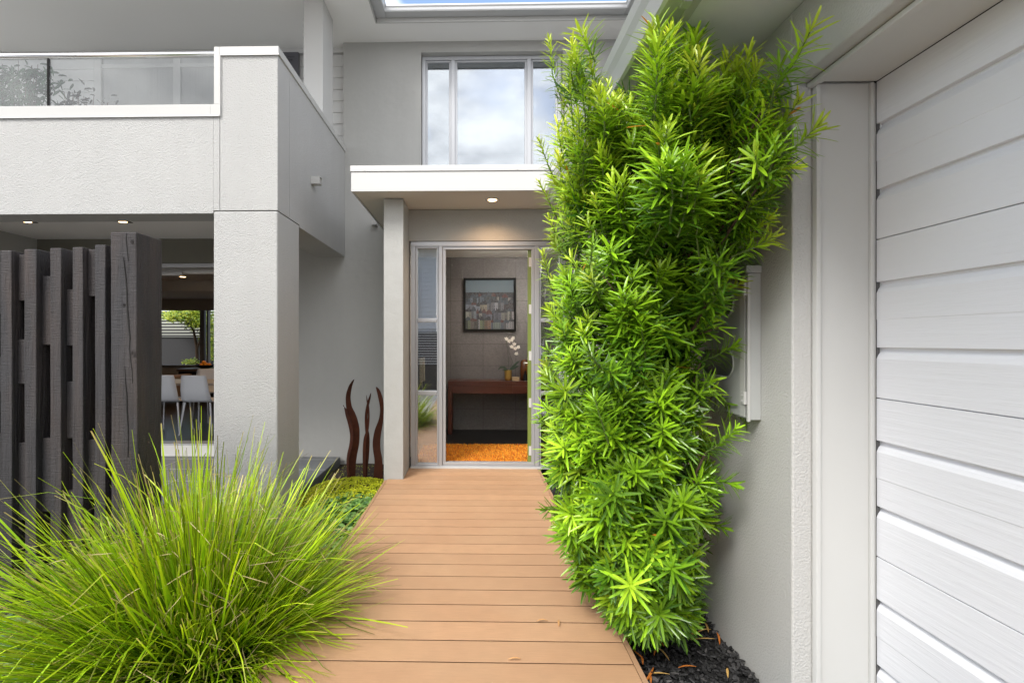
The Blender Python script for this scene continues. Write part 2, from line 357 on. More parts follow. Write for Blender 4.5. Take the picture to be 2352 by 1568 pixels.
# entry: door wall, nib wall, canopy
e = MB()
e.box(-0.635, XW, YD, YD + 0.11, 2.198, 2.498); e.box(0.8855, XW, YD, YD + 0.11, -0.2, 2.198)
part(e, 'entry_wall', M_render, 'rendered wall panel above the front door')
e = MB(); e.box(-0.81, -0.635, 4.45, YD + 0.11, -0.22, 2.498); e.box(-0.81, -0.70, YD + 0.11, YB - 0.002, -0.22, 2.498)
part(e, 'entry_pier', M_render, 'slim rendered pier left of the front door', bevel=0.004)
c = MB(); c.box(-1.03, XW - 0.004, 4.235, YB - 0.003, 2.503, 2.69)
part(c, 'canopy_soffit', M_csoffit, 'beige soffit under the entry canopy')
c = MB(); c.box(-1.046, XW - 0.003, 4.22, 4.2345, 2.495, 2.66); c.box(-1.046, -1.031, 4.2345, YB - 0.003, 2.495, 2.66)
c.box(-1.052, XW - 0.002, 4.212, 4.2345, 2.662, 2.712); c.box(-1.052, -1.031, 4.2345, YB - 0.003, 2.662, 2.712); c.box(-1.0305, XW-0.002, 4.235, YB-0.003, 2.692, 2.706)
for xx in (-0.93, -0.28, 0.36): c.tube([(xx, 4.209, 2.672), (xx, 4.213, 2.672)], 0.007, 8)
part(c, 'canopy_fascia', M_white, 'white metal fascia wrapping the entry canopy', bevel=0.002)

# door frame with sidelights
fx0, fx1 = R(943, 800, YD).x, 0.885
def px(x): return R(x, 800, YD).x
zt = 2.193; fy = YD + 0.008
fr = MB()
fr.box(fx0, fx1, fy, fy + 0.10, zt - 0.045, zt); fr.box(fx0, fx1, fy, fy + 0.10, -0.0, 0.022)
posts = [(943, 953), (1006, 1013), (1013, 1026), (1222, 1229), (1229, 1243), (1300, 1302)]
def vpost(a, b, mb, y0=fy, y1=fy + 0.1): mb.box(px(a), px(b), y0, y1, 0.022, zt - 0.045)
vpost(943.5, 954, fr); vpost(1007.5, 1016, fr); vpost(1229, 1239, fr); vpost(1290, 1300, fr)
# stepped inner profiles of the aluminium sections
def inner(a, b, z0, z1, s, d):
    X0, X1 = px(a), px(b); frame(fr, X0, X1, z0, z1, fy + d, s, 0.06)
inner(954.3, 1007.2, 0.0225, zt - 0.0455, 0.016, 0.012)
inner(1016.3, 1228.7, 0.0225, zt - 0.0455, 0.030, 0.014)
inner(1239.3, 1289.7, 0.0225, zt - 0.0455, 0.016, 0.012)
for (a, b) in ((958.5, 1003), (1243.5, 1285.5)):
    for yy in (735, 903):
        zz = R(1090, yy, YD).z; fr.box(px(a) , px(b), fy + 0.004, fy + 0.066, zz - 0.018, zz + 0.018)
df = part(fr, 'door_frame', M_alu, 'silver aluminium door frame with a sidelight each side', bevel=0.003)
st = MB(); st.box(fx0, fx1, fy - 0.02, fy + 0.001, -0.0, 0.012); part(st, 'threshold', M_white, parent=df)
for (a, b) in ((958.3, 1003.2), (1243.3, 1285.7)):
    p_ = MB(); p_.box(px(a), px(b), fy + 0.040, fy + 0.046, 0.04, zt - 0.06); part(p_, 'pane', G_side, parent=df)
# open green door leaf swung inwards along the sight line
dl = thing('hinge_axis', (0, 0, 0), None, None); bpy.data.objects.remove(dl)
hx, hy = px(1217.5), fy + 0.05
ang = math.atan2(hx + 0.012, hy)
def leafpt(a, bq):  # a along leaf, b across
    return (hx + a * math.sin(ang) + bq * math.cos(ang), hy + a * math.cos(ang) - bq * math.sin(ang))
def leafbox(mb, a0, a1, b0, b1, z0, z1):
    P = [leafpt(a0, b0), leafpt(a0, b1), leafpt(a1, b1), leafpt(a1, b0)]; mb.prism(P, 'z', z0, z1)
d = MB(); leafbox(d, 0.0, 0.86, -0.018, 0.018, 0.03, zt - 0.07)
dr = part(d, 'front_door', M_green, 'olive green front door standing open', bevel=0.002)
for yy in (600, 709, 817, 926, 1037):
    zz = R(1090, yy, YD).z
    h = MB(); leafbox(h, -0.004, 0.03, -0.006, 0.040, zz - 0.045, zz + 0.045); lx = leafpt(-0.004, 0.03); h.tube([(lx[0], lx[1], zz - 0.05), (lx[0], lx[1], zz + 0.05)], 0.009, 10)
    part(h, 'hinge', M_white, parent=dr)
h = MB(); q = leafpt(0.8, -0.018); h.tube([(q[0], q[1], 0.98), (q[0] - 0.05, q[1], 0.98), (q[0] - 0.05, q[1] - 0.1, 0.98)], 0.009, 8); part(h, 'handle', M_chrome, parent=dr)

# entry hall interior
f = MB(); f.box(-0.70, XW - 0.004, YD + 0.125, 9.0, -0.05, -0.002); part(f, 'hall_floor', M_floorb, 'dark floorboards of the entry hall')
tw = MB(); tw.box(-2.2, 2.4, 6.97, 7.07, -0.002, 2.39); part(tw, 'tiled_wall', M_tile, 'grey stone tiled wall at the end of the hall')
iw = MB(); iw.box(-0.80, -0.70, YB, 6.0, -0.05, 2.39); part(iw, 'hall_wall', M_dwhite); iw = MB(); iw.box(-2.3, -2.2, YB + 0.2, 6.97, -0.05, 2.39); part(iw, 'hall_wall', M_dwhite); iw = MB(); iw.box(XW - 0.003, XW + 0.097, YD + 0.125, 6.2, -0.05, 2.39); part(iw, 'hall_wall', M_dwhite); iw = MB(); iw.box(2.4, 2.5, 6.0, 7.07, -0.05, 2.39); part(iw, 'hall_wall', M_dwhite); iw = MB(); iw.box(-0.70, -0.695, YD + 0.125, 5.99, 0, 2.39); part(iw, 'hall_wall', M_dwhite); iw = MB()
iw.box(XW + 0.097, 2.5, 6.1, 6.2, -0.05, 2.39)
part(iw, 'hall_wall', M_dwhite, 'pale painted side walls of the hall')
sb = MB(); sb.box(-0.694, -0.68, YD + 0.13, 6.0, 0, 0.13); part(sb, 'skirting', M_dwhite)
hc = MB(); hc.box(-0.80, XW, YD + 0.115, 6.099, 2.391, 2.45); hc.box(-2.3, 2.5, 6.1, 7.07, 2.3905, 2.45); part(hc, 'hall_ceiling', M_dwhite, 'white ceiling of the entry hall')
for (a, b_, c_) in ((-2.2, -0.7001, YB + 0.2), (XW - 0.0035, 2.4, 6.2)): f2 = MB(); f2.box(a, b_, c_, 6.97, -0.05, -0.0025); part(f2, 'side_floor', M_idark)

# pillar and balcony
pl = R(490, 800, Y0).x
p_ = MB(); p_.box(pl, XS - 0.001, Y0, 4.356, -0.25, 2.243)
part(p_, 'pillar', M_stucco, 'square textured render pillar under the balcony corner', bevel=0.012)
xb = R(505, 400, Y0).x
zl = R(300, 259, Y0).z - 0.03; ztop = 3.46
b = MB()
b.box(-7.5, pl - 0.0, Y0, Y0 + 0.25, 2.226, zl)
b.box(pl, xb - 0.003, Y0, Y0 + 0.25, 2.2475, zl)
b.box(xb + 0.003, XS, Y0, Y0 + 0.25, 2.2475, ztop); b.box(xb - 0.0031, xb + 0.0031, Y0 + 0.004, Y0 + 0.249, 2.2475, zl)
part(b, 'balcony_front', M_stucco, 'textured render balcony front with control joints', bevel=0.006)
b = MB(); b.box(XS - 0.34, XS, Y0 + 0.251, 4.356, 2.2475, ztop); b.box(XS - 0.34, XS, 4.3565, YB - 0.002, 2.226, ztop)
part(b, 'balcony_side', M_stucco, 'textured render side of the balcony')
b = MB(); b.box(-7.5, XS - 0.341, Y0 + 0.251, YB + 0.2, 2.45, 2.52); b.box(XS-0.3405, XS-0.3401+0.0, Y0+0.251, YB, 2.45, 2.46)
part(b, 'porch_soffit', M_soffit, 'plain soffit over the porch')
# caps
cp = MB(); zc0 = zl + 0.001; zc1 = R(300, 243, Y0).z; ct = 3.52
cp.box(-7.5, xb - 0.07, Y0 - 0.012, Y0 + 0.262, zc0 - 0.0, zc1)
xl = R(493, 200, Y0).x; xr = R(508, 200, Y0).x
cp.box(xl, xb + 0.002, Y0 - 0.012, Y0 + 0.262, zc1 + 0.0005, ct); cp.box(xb - 0.0695, xb + 0.004, Y0 - 0.0125, Y0 + 0.2625, zc0, zc1)
cp.box(xb + 0.0025, XS + 0.012, Y0 - 0.012, Y0 + 0.262, ztop + 0.0005, ct)
cp.box(XS - 0.352, XS + 0.012, Y0 + 0.2625, YB - 0.003, ztop + 0.0005, ct)
cpo = part(cp, 'parapet_cap', M_cap, 'pale grey metal capping on the balcony parapet', bevel=0.002)
dp = MB(); dp.box(-7.5, xb - 0.0, Y0 - 0.016, Y0 - 0.0125, zc0 - 0.012, zc0 + 0.001); dp.box(xb + 0.006, XS + 0.016, Y0 - 0.016, Y0 - 0.0125, ztop - 0.010, ztop + 0.001)
dp.box(xb + 0.0045, xb + 0.0105, Y0 - 0.016, Y0 - 0.0125, zc0-0.012, ztop-0.0105)
part(dp, 'drip_edge', M_white, parent=cpo)
sl = MB(); sl.box(-6.9, XS - 0.341, Y0 + 0.251, 8.0, 2.525, 2.60); part(sl, 'balcony_floor', mat('pale_balcony_tile', (0.62, 0.61, 0.58, 1), 0.6))
# balustrade
bz1 = R(300, 134, Y0 + 0.1).z; bzr = R(300, 127, Y0 + 0.1).z
gj = R(112, 180, Y0 + 0.1).x
for (a, b_) in ((-7.4, gj - 0.008), (gj + 0.008, xl - 0.01)):
    q = MB(); q.box(a, b_, Y0 + 0.095, Y0 + 0.105, zc1 + 0.002, bz1); part(q, 'glass_panel', G_bal, 'clear glass balustrade panel')
q = MB(); q.box(gj - 0.0075, gj + 0.0075, Y0 + 0.09, Y0 + 0.11, zc1 + 0.002, bz1); part(q, 'glass_joint', M_blackseal)
q = MB(); q.tube([(-7.5, Y0 + 0.1, bzr), (xl + 0.01, Y0 + 0.1, bzr)], 0.024, 16); part(q, 'handrail', M_chrome, 'polished round steel handrail', smooth=True)
# column on the balcony
q = MB(); cxr = XS - 0.028; cx0 = R(697, 200, 5.12).x
q.box(cx0, cxr, 5.12, 5.49, 2.60, ZU + 0.02); part(q, 'column', M_white, 'square painted column on the balcony corner', bevel=0.003)
# balcony rear wall: weatherboards
def boards(x0, x1, y, z0, z1, p=0.139, ph=0.0):
    mb = MB(); z = z0 + ph
    while z < z1:
        zt_ = min(z + p, z1); mb.prism([(y - 0.020, z), (y, z), (y, zt_), (y - 0.004, zt_)], 'x', x0, x1); z += p
    return mb
YW_ = 6.03
bw0 = R(222, 200, YW_).x; bw1 = R(648, 200, YW_).x
part(boards(-7.5, bw0, YW_, 2.6, ZU - 0.06), 'weatherboard_wall', M_board, 'white weatherboards at the back of the balcony')
part(boards(bw1, XU, YW_, 2.6, ZU - 0.06), 'weatherboard_wall', M_board, 'strip of weatherboards right of the balcony column')
q = MB(); q.box(-7.5, XU - 0.002, YW_ + 0.001, YW_ + 0.1, 2.6, ZU); q.box(-7.5, XU - 0.003, YW_ - 0.03, YW_, ZU - 0.059, ZU - 0.002); part(q, 'backing_wall', M_board)
q = MB(); y_ = YW_ - 0.05; zz1 = R(300, 138, YW_).z
q.box(bw0, bw1, y_, y_ + 0.0495, zz1 + 0.01, ZU - 0.06)
q.box(bw0, bw0 + 0.09, y_, y_ + 0.0495, 2.6, zz1 + 0.01); q.box(bw1 - 0.06, bw1, y_, y_ + 0.0495, 2.6, zz1 + 0.01)
for a in (403,): xx = R(a, 200, YW_).x; q.box(xx, xx + 0.085, y_, y_ + 0.0495, 2.6, zz1 + 0.01)
q.box(bw0 + 0.09, bw1 - 0.06, y_ + 0.006, y_ + 0.045, R(300, 160, YW_).z, R(300, 152, YW_).z)
bwf = part(q, 'balcony_window', M_white, 'wide white framed balcony window', bevel=0.003)
q = MB(); q.box(bw0 + 0.09, bw1 - 0.06, y_ + 0.02, y_ + 0.026, 2.6, zz1 + 0.01); part(q, 'pane', glass('dim_glass', 0.3), parent=bwf)
q = MB(); q.box(bw0 + 0.05, bw1 - 0.03, y_ + 0.035, y_ + 0.049, 2.6, zz1 + 0.02); part(q, 'curtain', mat('grey_curtain', (0.30, 0.32, 0.34, 1), 0.9, bump=[(30, (3, 1, 0.02), 0.01, 1)]), parent=bwf)
q = MB(); xa, xb2 = R(648, 200, YW_).x + 0.012, R(690, 200, YW_).x; frame(q, xa, xb2, 2.6, R(660, 128, YW_).z, YW_ - 0.07, 0.05, 0.045)
frame(q, xa + 0.05, xb2 - 0.05, 2.65, R(660, 128, YW_).z - 0.05, YW_ - 0.06, 0.03, 0.03); q.box(xa+0.08, xb2-0.08, YW_-0.045, YW_-0.04, 2.68, R(660, 128, YW_).z - 0.08)
part(q, 'balcony_door', mat('charcoal_frame', (0.10, 0.10, 0.115, 1), 0.4), 'charcoal framed balcony door behind the column')
# upper soffit and roof
q = MB(); q.box(-8, -1.086, 3.3, 5.546, ZU, ZU + 0.012); q.box(-8, 6, 5.546, 6.15, ZU, ZU + 0.012); q.box(1.75, 6, 3.6, 5.546, ZU, ZU + 0.012)
part(q, 'upper_soffit', M_soffit, 'pale soffit under the main roof', )
q = MB()
q.box(-1.10, 1.76, 5.530, 5.5455, ZU - 0.006, ZU + 0.10); q.box(-1.1005, -1.086, 3.3, 5.5295, ZU - 0.006, ZU + 0.10); q.box(1.75, 1.765, 3.6, 5.5295, ZU - 0.006, ZU + 0.10)
part(q, 'fascia', M_cap, 'fascia board behind the main gutter', bevel=0.002)
def gprof(mb, P, axis, a, b): mb.prism(P, axis, a, b)
zb = ZU + 0.045
def gp(y, s): return [(y, zb), (y + s*0.105, zb), (y + s*0.112, zb + 0.012), (y + s*0.118, zb + 0.035), (y + s*0.128, zb + 0.05), (y + s*0.128, zb + 0.066), (y + s*0.120, zb + 0.066), (y + s*0.110, zb + 0.04), (y + s*0.10, zb + 0.012), (y, zb + 0.012)]
q = MB(); gprof(q, gp(5.529, -1), 'x', -0.975, 1.64); gprof(q, gp(-1.085, 1), 'y', 3.3, 5.5285); gprof(q, gp(1.749, -1), 'y', 3.6, 5.5285)
part(q, 'roof_gutter', M_gutter, 'silver gutter round the recess of the main roof', bevel=0.002)
q = MB()
q.add([(-8, 5.5, ZU + 0.10), (6, 5.5, ZU + 0.10), (6, 9, ZU + 1.3), (-8, 9, ZU + 1.3)], [(0, 1, 2, 3)])
q.add([(-8, 3.2, ZU + 0.10), (-1.1, 3.2, ZU + 0.10), (-1.1, 5.5, ZU + 0.10), (-8, 5.5, ZU + 0.13)], [(0, 1, 2, 3)])
q.add([(1.77, 3.5, ZU + 0.10), (6, 3.5, ZU + 0.10), (6, 5.5, ZU + 0.10), (1.77, 5.5, ZU + 0.10)], [(0, 1, 2, 3)])
part(q, 'roof', M_dark)

# porch rear wall with sliding door, porch side wall, floor and steps
so0, so1 = -4.75, -2.32; zh = R(430, 604, YB).z
XL = R(85, 600, YB).x
M_porch = mat('porch_wall_olive', (0.16, 0.155, 0.125, 1), 0.8, bump=[(150, one, 0.002, 2)])  # rear porch wall set darker and more olive than the other walls
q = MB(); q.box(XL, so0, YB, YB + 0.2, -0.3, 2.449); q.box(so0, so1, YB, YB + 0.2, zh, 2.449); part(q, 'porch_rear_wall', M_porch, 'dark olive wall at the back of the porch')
q = MB(); q.box(XL - 0.2, XL, Y0 + 0.3, YB + 0.2, -0.3, 2.449); part(q, 'porch_side_wall', M_render, 'grey side wall at the left end of the porch')
q = MB(); q.box(so0, so1, YB + 0.02, YB + 0.14, zh - 0.05, zh - 0.001); q.box(so0, so0 + 0.05, YB + 0.02, YB + 0.14, 0.012, zh - 0.051); q.box(so1 - 0.05, so1, YB + 0.02, YB + 0.14, 0.012, zh - 0.051)
q.box(so0, so1, YB - 0.04, YB + 0.16, -0.002, 0.0115)
part(q, 'sliding_door_frame', M_alu, 'frame of the open sliding door to the dining room', bevel=0.003)
q = MB(); q.box(so0, so1, YB - 0.05, YB - 0.0005, -0.13, -0.003); part(q, 'door_step', M_dwhite, 'white step under the sliding door')
M_ptile = tile_mat('porch_tile', 0.6, 0.3, 0.2, 5, (0.15, 0.155, 0.165, 1), (0.14, 0.145, 0.155, 1), (0.05, 0.05, 0.05, 1))
q = MB(); q.box(XL + 0.001, -1.575, 4.36, YB - 0.0505, -0.30, -0.13)
part(q, 'porch_floor', M_tilestep, 'grey tiled porch platform', bevel=0.004)
q = MB(); 
for k in range(1, 9): q.box(-1.575 - 0.45 * k, -1.575 - 0.45 * k + 0.006, 4.36, YB - 0.051, -0.1299, -0.1285)
for k in range(1, 4): q.box(XL, -1.576, 4.36 + 0.45 * k, 4.366 + 0.45 * k, -0.1299, -0.1287)
part(q, 'tile_joint', M_cap)

# dining room
q = MB(); q.box(-9.2, -0.85, YB + 0.1605, 11.7, -0.08, -0.02); part(q, 'dining_floor', M_idark, 'dark glossy dining room floor')
q = MB(); q.box(-9.2, -2.31, YB + 0.2005, 11.8, 2.40, 2.46); part(q, 'dining_ceiling', M_dwhite, 'dining room ceiling')
q = MB(); q.box(-9.3, -9.2, YB + 0.2, 11.8, -0.08, 2.46); q.box(-9.3, XL - 0.2, YB, YB + 0.2, -0.3, 2.449); q.box(-2.31, -2.301, YB + 0.2, 11.8, -0.08, 2.46)
ybk = 11.5; zs = R(430, 838, ybk).z; zw1 = R(430, 690, ybk).z
wx0, wx1 = -8.6, -4.4
q.box(-9.2, wx0, ybk, ybk + 0.1, -0.08, 2.40); q.box(wx1, -2.31, ybk, ybk + 0.1, -0.08, 2.40); q.box(wx0, wx1, ybk, ybk + 0.1, -0.08, zs - 0.06); q.box(wx0, wx1, ybk, ybk + 0.1, zw1, 2.40)
part(q, 'dining_wall', M_iwall, 'warm taupe dining room walls')
q = MB(); q.box(-9.2, -2.31, 9.6, ybk - 0.01, 2.20, 2.399); part(q, 'bulkhead', M_dwhite)
q = MB(); q.box(wx0, wx1, ybk - 0.02, ybk + 0.12, zs - 0.059, zs); xx = R(459, 780, ybk).x; q.box(xx, xx + 0.1, ybk + 0.0, ybk + 0.09, zs, zw1 - 0.001); q.box(xx+0.16, xx + 0.2, ybk + 0.0, ybk + 0.09, zs, zw1 - 0.001)
part(q, 'rear_window_frame', mat('grey_window_frame', (0.16, 0.15, 0.14, 1), 0.5), 'grey frame of the rear dining room window')
q = MB(); bz = R(430, 711, ybk - 0.1).z; q.box(wx0 - 0.05, wx1 + 0.05, ybk - 0.1, ybk - 0.09, bz, bz + 0.62); q.box(wx0 - 0.05, wx1 + 0.05, ybk - 0.11, ybk - 0.08, bz - 0.02, bz-0.0005); part(q, 'roller_blind', mat('blind_cloth', (0.42, 0.36, 0.30, 1), 0.9, trans=0.2), 'half lowered beige blind')
q = MB(); zr = R(430, 623, 6.35).z; q.tube([(-4.6, 6.35, zr), (-2.4, 6.35, zr)], 0.035, 14); q.box(-4.6, R(420, 623, 6.3).x, 6.28, 6.31, zr - 0.06, zr - 0.02); part(q, 'rolled_blind', M_dwhite, 'white blind rolled up inside the sliding door', smooth=False)

# garage wall, header, eave
q = MB(); q.box(XW, XW + 0.07, YC, YD + 0.12, -0.3, 2.40); q.box(XW+0.0001, XW + 0.07, YD + 0.12, YB, 2.45, 2.50)
q.box(XW, XW + 0.07, -3.0, YC, 2.145, 2.40)
q.box(XW+0.0702, XW + 0.4, YC, YC + 0.1, -0.3, 2.40)
part(q, 'garage_wall', M_rwall, 'grey rendered garage wall beside the deck', bevel=0.006)
jx = XW + 0.07
q = MB()
q.box(jx + 0.0005, jx + 0.016, YC - 0.022, YC - 0.0005, -0.3, 2.131)      # lit edge
q.box(jx + 0.0165, 1.392, YC - 0.008, YC - 0.0005, -0.3, 2.140)
q.box(1.3925, 1.404, YC - 0.018, YC - 0.0005, -0.3, 2.138); q.box(1.4045, 1.414, YC - 0.012, YC - 0.0005, -0.3, 2.138)
q.box(jx + 0.0005, jx + 0.016, -3, YC - 0.0225, 2.1315, 2.150); q.box(jx + 0.0165, 1.411, -3, YC - 0.0185, 2.1405, 2.150); q.box(jx-0.02, jx + 0.0, -3, YC-0.001, 2.1455-0.02, 2.1445-0.002)
part(q, 'garage_jamb', M_jamb, 'smooth painted jamb and head of the garage opening', bevel=0.002)
q = MB(); q.box(1.4145, 1.424, YC - 0.015, YC - 0.001, -0.3, 2.16); part(q, 'door_seal', mat('grey_seal', (0.10, 0.10, 0.10, 1), 0.7))
q = MB(); q.box(jx + 0.0003, 1.7, -3, YC, 2.1505, 2.40); q.box(1.43, 1.7, -3, YC + 0.1, 2.4005, 2.5); part(q, 'garage_lintel', M_blackseal)
# garage door: sections of embossed steel boards
prof = []
def xo(dpt): return 1.412 + dpt
gd = MB(); sec = 0.5555
zt0 = 2.141 + 0.0
rg = random.Random(5)
for s_ in range(0, 5):
    t = zt0 - s_ * sec
    pts = [(xo(0.0), t - 0.0025), (xo(0), t - 0.147), (xo(0.001), t - 0.1485), (xo(0.018), t - 0.1488), (xo(0.018), t - 0.158), (xo(0.0145), t - 0.163), (xo(0.006), t - 0.174), (xo(0.0002), t - 0.188),
           (xo(0), t - 0.279), (xo(0.0012), t - 0.2815), (xo(0.0012), t - 0.377), (xo(0.0022), t - 0.3785), (xo(0.018), t - 0.3788), (xo(0.018), t - 0.388), (xo(0.0145), t - 0.393), (xo(0.006), t - 0.404), (xo(0.0002), t - 0.418),
           (xo(0), t - 0.5525), (xo(0.0015), t - 0.554), (xo(0.03), t - 0.554), (xo(0.03), t - 0.0025), (xo(0.0015), t - 0.0015)]
    gd.prism(pts, 'y', -3.0, YC - 0.016)
gdo = part(gd, 'garage_door', M_garage, 'pale grey woodgrain sectional garage door', bevel=0)
# eave
q = MB(); q.box(0.772, XW + 0.3, -3, 4.20, 2.402, 2.415); part(q, 'garage_soffit', M_soffit, 'low soffit along the garage eave')
q = MB(); q.box(0.735, 0.7715, -3, 4.20, 2.385, 2.50); part(q, 'garage_fascia', M_cap, 'fascia board of the garage eave', bevel=0.002)
q = MB()
P = [(0.7345, 2.384), (0.652, 2.376), (0.640, 2.384), (0.634, 2.41), (0.626, 2.445), (0.612, 2.475), (0.606, 2.50), (0.603, 2.512), (0.618, 2.512), (0.622, 2.49), (0.64, 2.45), (0.648, 2.40), (0.7345, 2.396)]
q.prism(P, 'y', -3, 4.205)
part(q, 'garage_gutter', M_gutter, 'curved silver gutter of the garage eave', bevel=0.001)
q = MB()
for yy in (1.7, 2.6, 3.5): q = MB(); q.box(0.705, 0.7344, yy, yy + 0.04, 2.372, 2.3835); part(q, 'gutter_clip', M_gutter)
q = MB(); q.prism([(0.66, 2.50), (0.66, 2.53), (4.5, 3.75), (4.5, 3.70)], 'y', -3, 4.2); part(q, 'garage_roof', M_dark)
q = MB(); q.box(1.43, 5, 4.2, 4.3, -0.3, 3.7); part(q, 'garage_end_wall', M_render)

# ------------------------------------------------------------------ lamps
def lamp_point(loc, e, col, r, spot=None, blend=0.8, parent=None):
    l = bpy.data.lights.new('downlight_lamp', 'SPOT' if spot else 'POINT'); l.energy = e; l.color = col; l.shadow_soft_size = r
    if spot: l.spot_size = math.radians(spot); l.spot_blend = blend
    o = bpy.data.objects.new('downlight_lamp', l); C.objects.link(o); o.location = loc
    return o
def downlight(loc, r, label, square=False, tilt=0, e=8, spot=120, ring=M_dark, name='downlight', col=(1, 0.62, 0.33)):
    T = thing(name, loc, label, 'downlight')
    x, y, z = loc
    mb = MB()
    if square:
        s = r * 1.25
        frame_ = [(x - s, y - s), (x + s, y - s), (x + s, y + s), (x - s, y + s)]
        mb.prism(frame_, 'z', z - 0.006, z - 0.0005)
        part(mb, 'trim', ring, parent=T)
    else:
        mb.lathe(x, y, [(r * 1.28, z - 0.0005), (r * 1.28, z - 0.006), (r * 1.02, z - 0.009), (r * 0.98, z - 0.004)], 28); part(mb, 'trim', ring, parent=T, smooth=True)
    mb = MB(); mb.lathe(x, y, [(0.0001, z - 0.0095), (r * 0.75, z - 0.0095), (r * 0.8, z - 0.007)], 24); part(mb, 'lens', M_lens, parent=T)
    lo = lamp_point((x, y, z - 0.02), e, col, 0.04, spot)
    lo.parent = T; lo.location = (0, 0, -0.02)
    return T
q = R(1131, 459, 4.51)
downlight((q.x, 4.51, 2.503), 0.05, 'round lit downlight in the entry canopy soffit', e=11, spot=150, ring=M_chrome)
for (a, lbl) in ((62, 'square lit downlight in the porch soffit, the outer left one'), (282, 'square lit downlight in the porch soffit above the fence post')):
    q = G(a, 508, 2.45); downlight((q.x, q.y, 2.45), 0.05, lbl, square=True, e=3, spot=130)
q = G(420, 635, 2.399); downlight((q.x, q.y if q.y < 9.1 else 9.1, 2.40), 0.06, 'small lit downlight in the dining room ceiling', e=26, spot=150, ring=M_dwhite)
downlight((0.1, 6.05, 2.391), 0.05, 'unseen downlight added to light the hall inside the front door', e=22, spot=160, ring=M_dwhite, col=(1, 0.86, 0.74))  # lamp added out of view to fill the hall
downlight((-3.2, 7.6, 2.40), 0.05, 'unseen downlight added above the dining table to light the room', e=30, spot=160, ring=M_dwhite)  # extra lamp behind the pillar, added to lift the dining room

T = thing('fill_uplight', (1.05, 5.2, 1.95), 'unseen uplight added on the hall wall to brighten the ceiling', 'wall light')  # hidden fill lamp, added for the bright strip of hall ceiling
mb = MB(); mb.lathe(1.05, 5.2, [(0.05, 1.90), (0.07, 1.96), (0.065, 1.96), (0.045, 1.91), (0.001, 1.91)], 20); mb.box(1.10, 1.126, 5.17, 5.23, 1.88, 1.96); part(mb, 'shade', M_dwhite, parent=T)
lo = lamp_point((1.05, 5.2, 2.0), 26, (1, 0.93, 0.86), 0.05); lo.parent = T; lo.location = (0, 0, 0.05)
# ------------------------------------------------------------------ small fixtures
def spout(X, Y, Z, s, L_, label):
    T = thing('overflow_spout', (X, Y, Z), label, 'spout'); mb = MB(); t = 0.005
    mb.box(X + 0.0005, X + L_, Y - s, Y + s, Z + s - t, Z + s); mb.box(X + 0.0005, X + L_, Y - s, Y + s, Z - s, Z - s + t)
    mb.box(X + 0.0005, X + L_, Y - s, Y - s + t, Z - s + t, Z + s - t); mb.box(X + 0.0005, X + L_, Y + s - t, Y + s, Z - s + t, Z + s - t)
    part(mb, 'pipe', M_cap, parent=T); mb = MB(); mb.box(X + 0.0003, X + 0.004, Y - s + t, Y + s - t, Z - s + t, Z + s - t); part(mb, 'mouth', M_blackseal, parent=T)
spout(XS, 4.70, R(697, 413, 4.66).z, 0.035, 0.085, 'small square overflow spout on the balcony side')
T = thing('overflow_spout', (-1.17, YB, 2.61), 'tiny square pipe stub on the wall under the canopy edge', 'spout'); mb = MB(); mb.box(-1.20, -1.14, YB - 0.09, YB - 0.001, 2.585, 2.635); part(mb, 'pipe', M_cap, parent=T, bevel=0.003)
T = thing('wall_light', (cx0, 5.3, 4.3), 'slim white fitting with round lenses on the balcony column', 'wall light')
mb = MB(); mb.box(cx0 - 0.022, cx0 - 0.0008, 5.22, 5.40, R(693, 100, 5.3).z, R(693, 32, 5.3).z); part(mb, 'plate', M_white, parent=T, bevel=0.005)
for yy in (52, 66, 80, 93):
    mb = MB(); zz = R(693, yy, 5.3).z; mb.tube([(cx0 - 0.0225, 5.27, zz), (cx0 - 0.045, 5.27, zz)], 0.028, 16); part(mb, 'lens', M_box, parent=T)

# meter box on garage wall
ya, yb_ = 1.997, 2.52; z0, z1 = 0.918, 1.528
T = thing('meter_box', (XW, 2.26, z0), 'grey steel meter box on the garage wall, half hidden by the shrub', 'meter box')
mb = MB(); xf = XW - 0.055
mb.box(xf + 0.012, XW - 0.0005, ya, yb_, z0, z1 - 0.03); mb.box(xf - 0.006, XW - 0.0005, ya - 0.006, yb_ + 0.006, z1 - 0.0295, z1)
part(mb, 'case', M_box, parent=T, bevel=0.003)
mb = MB()
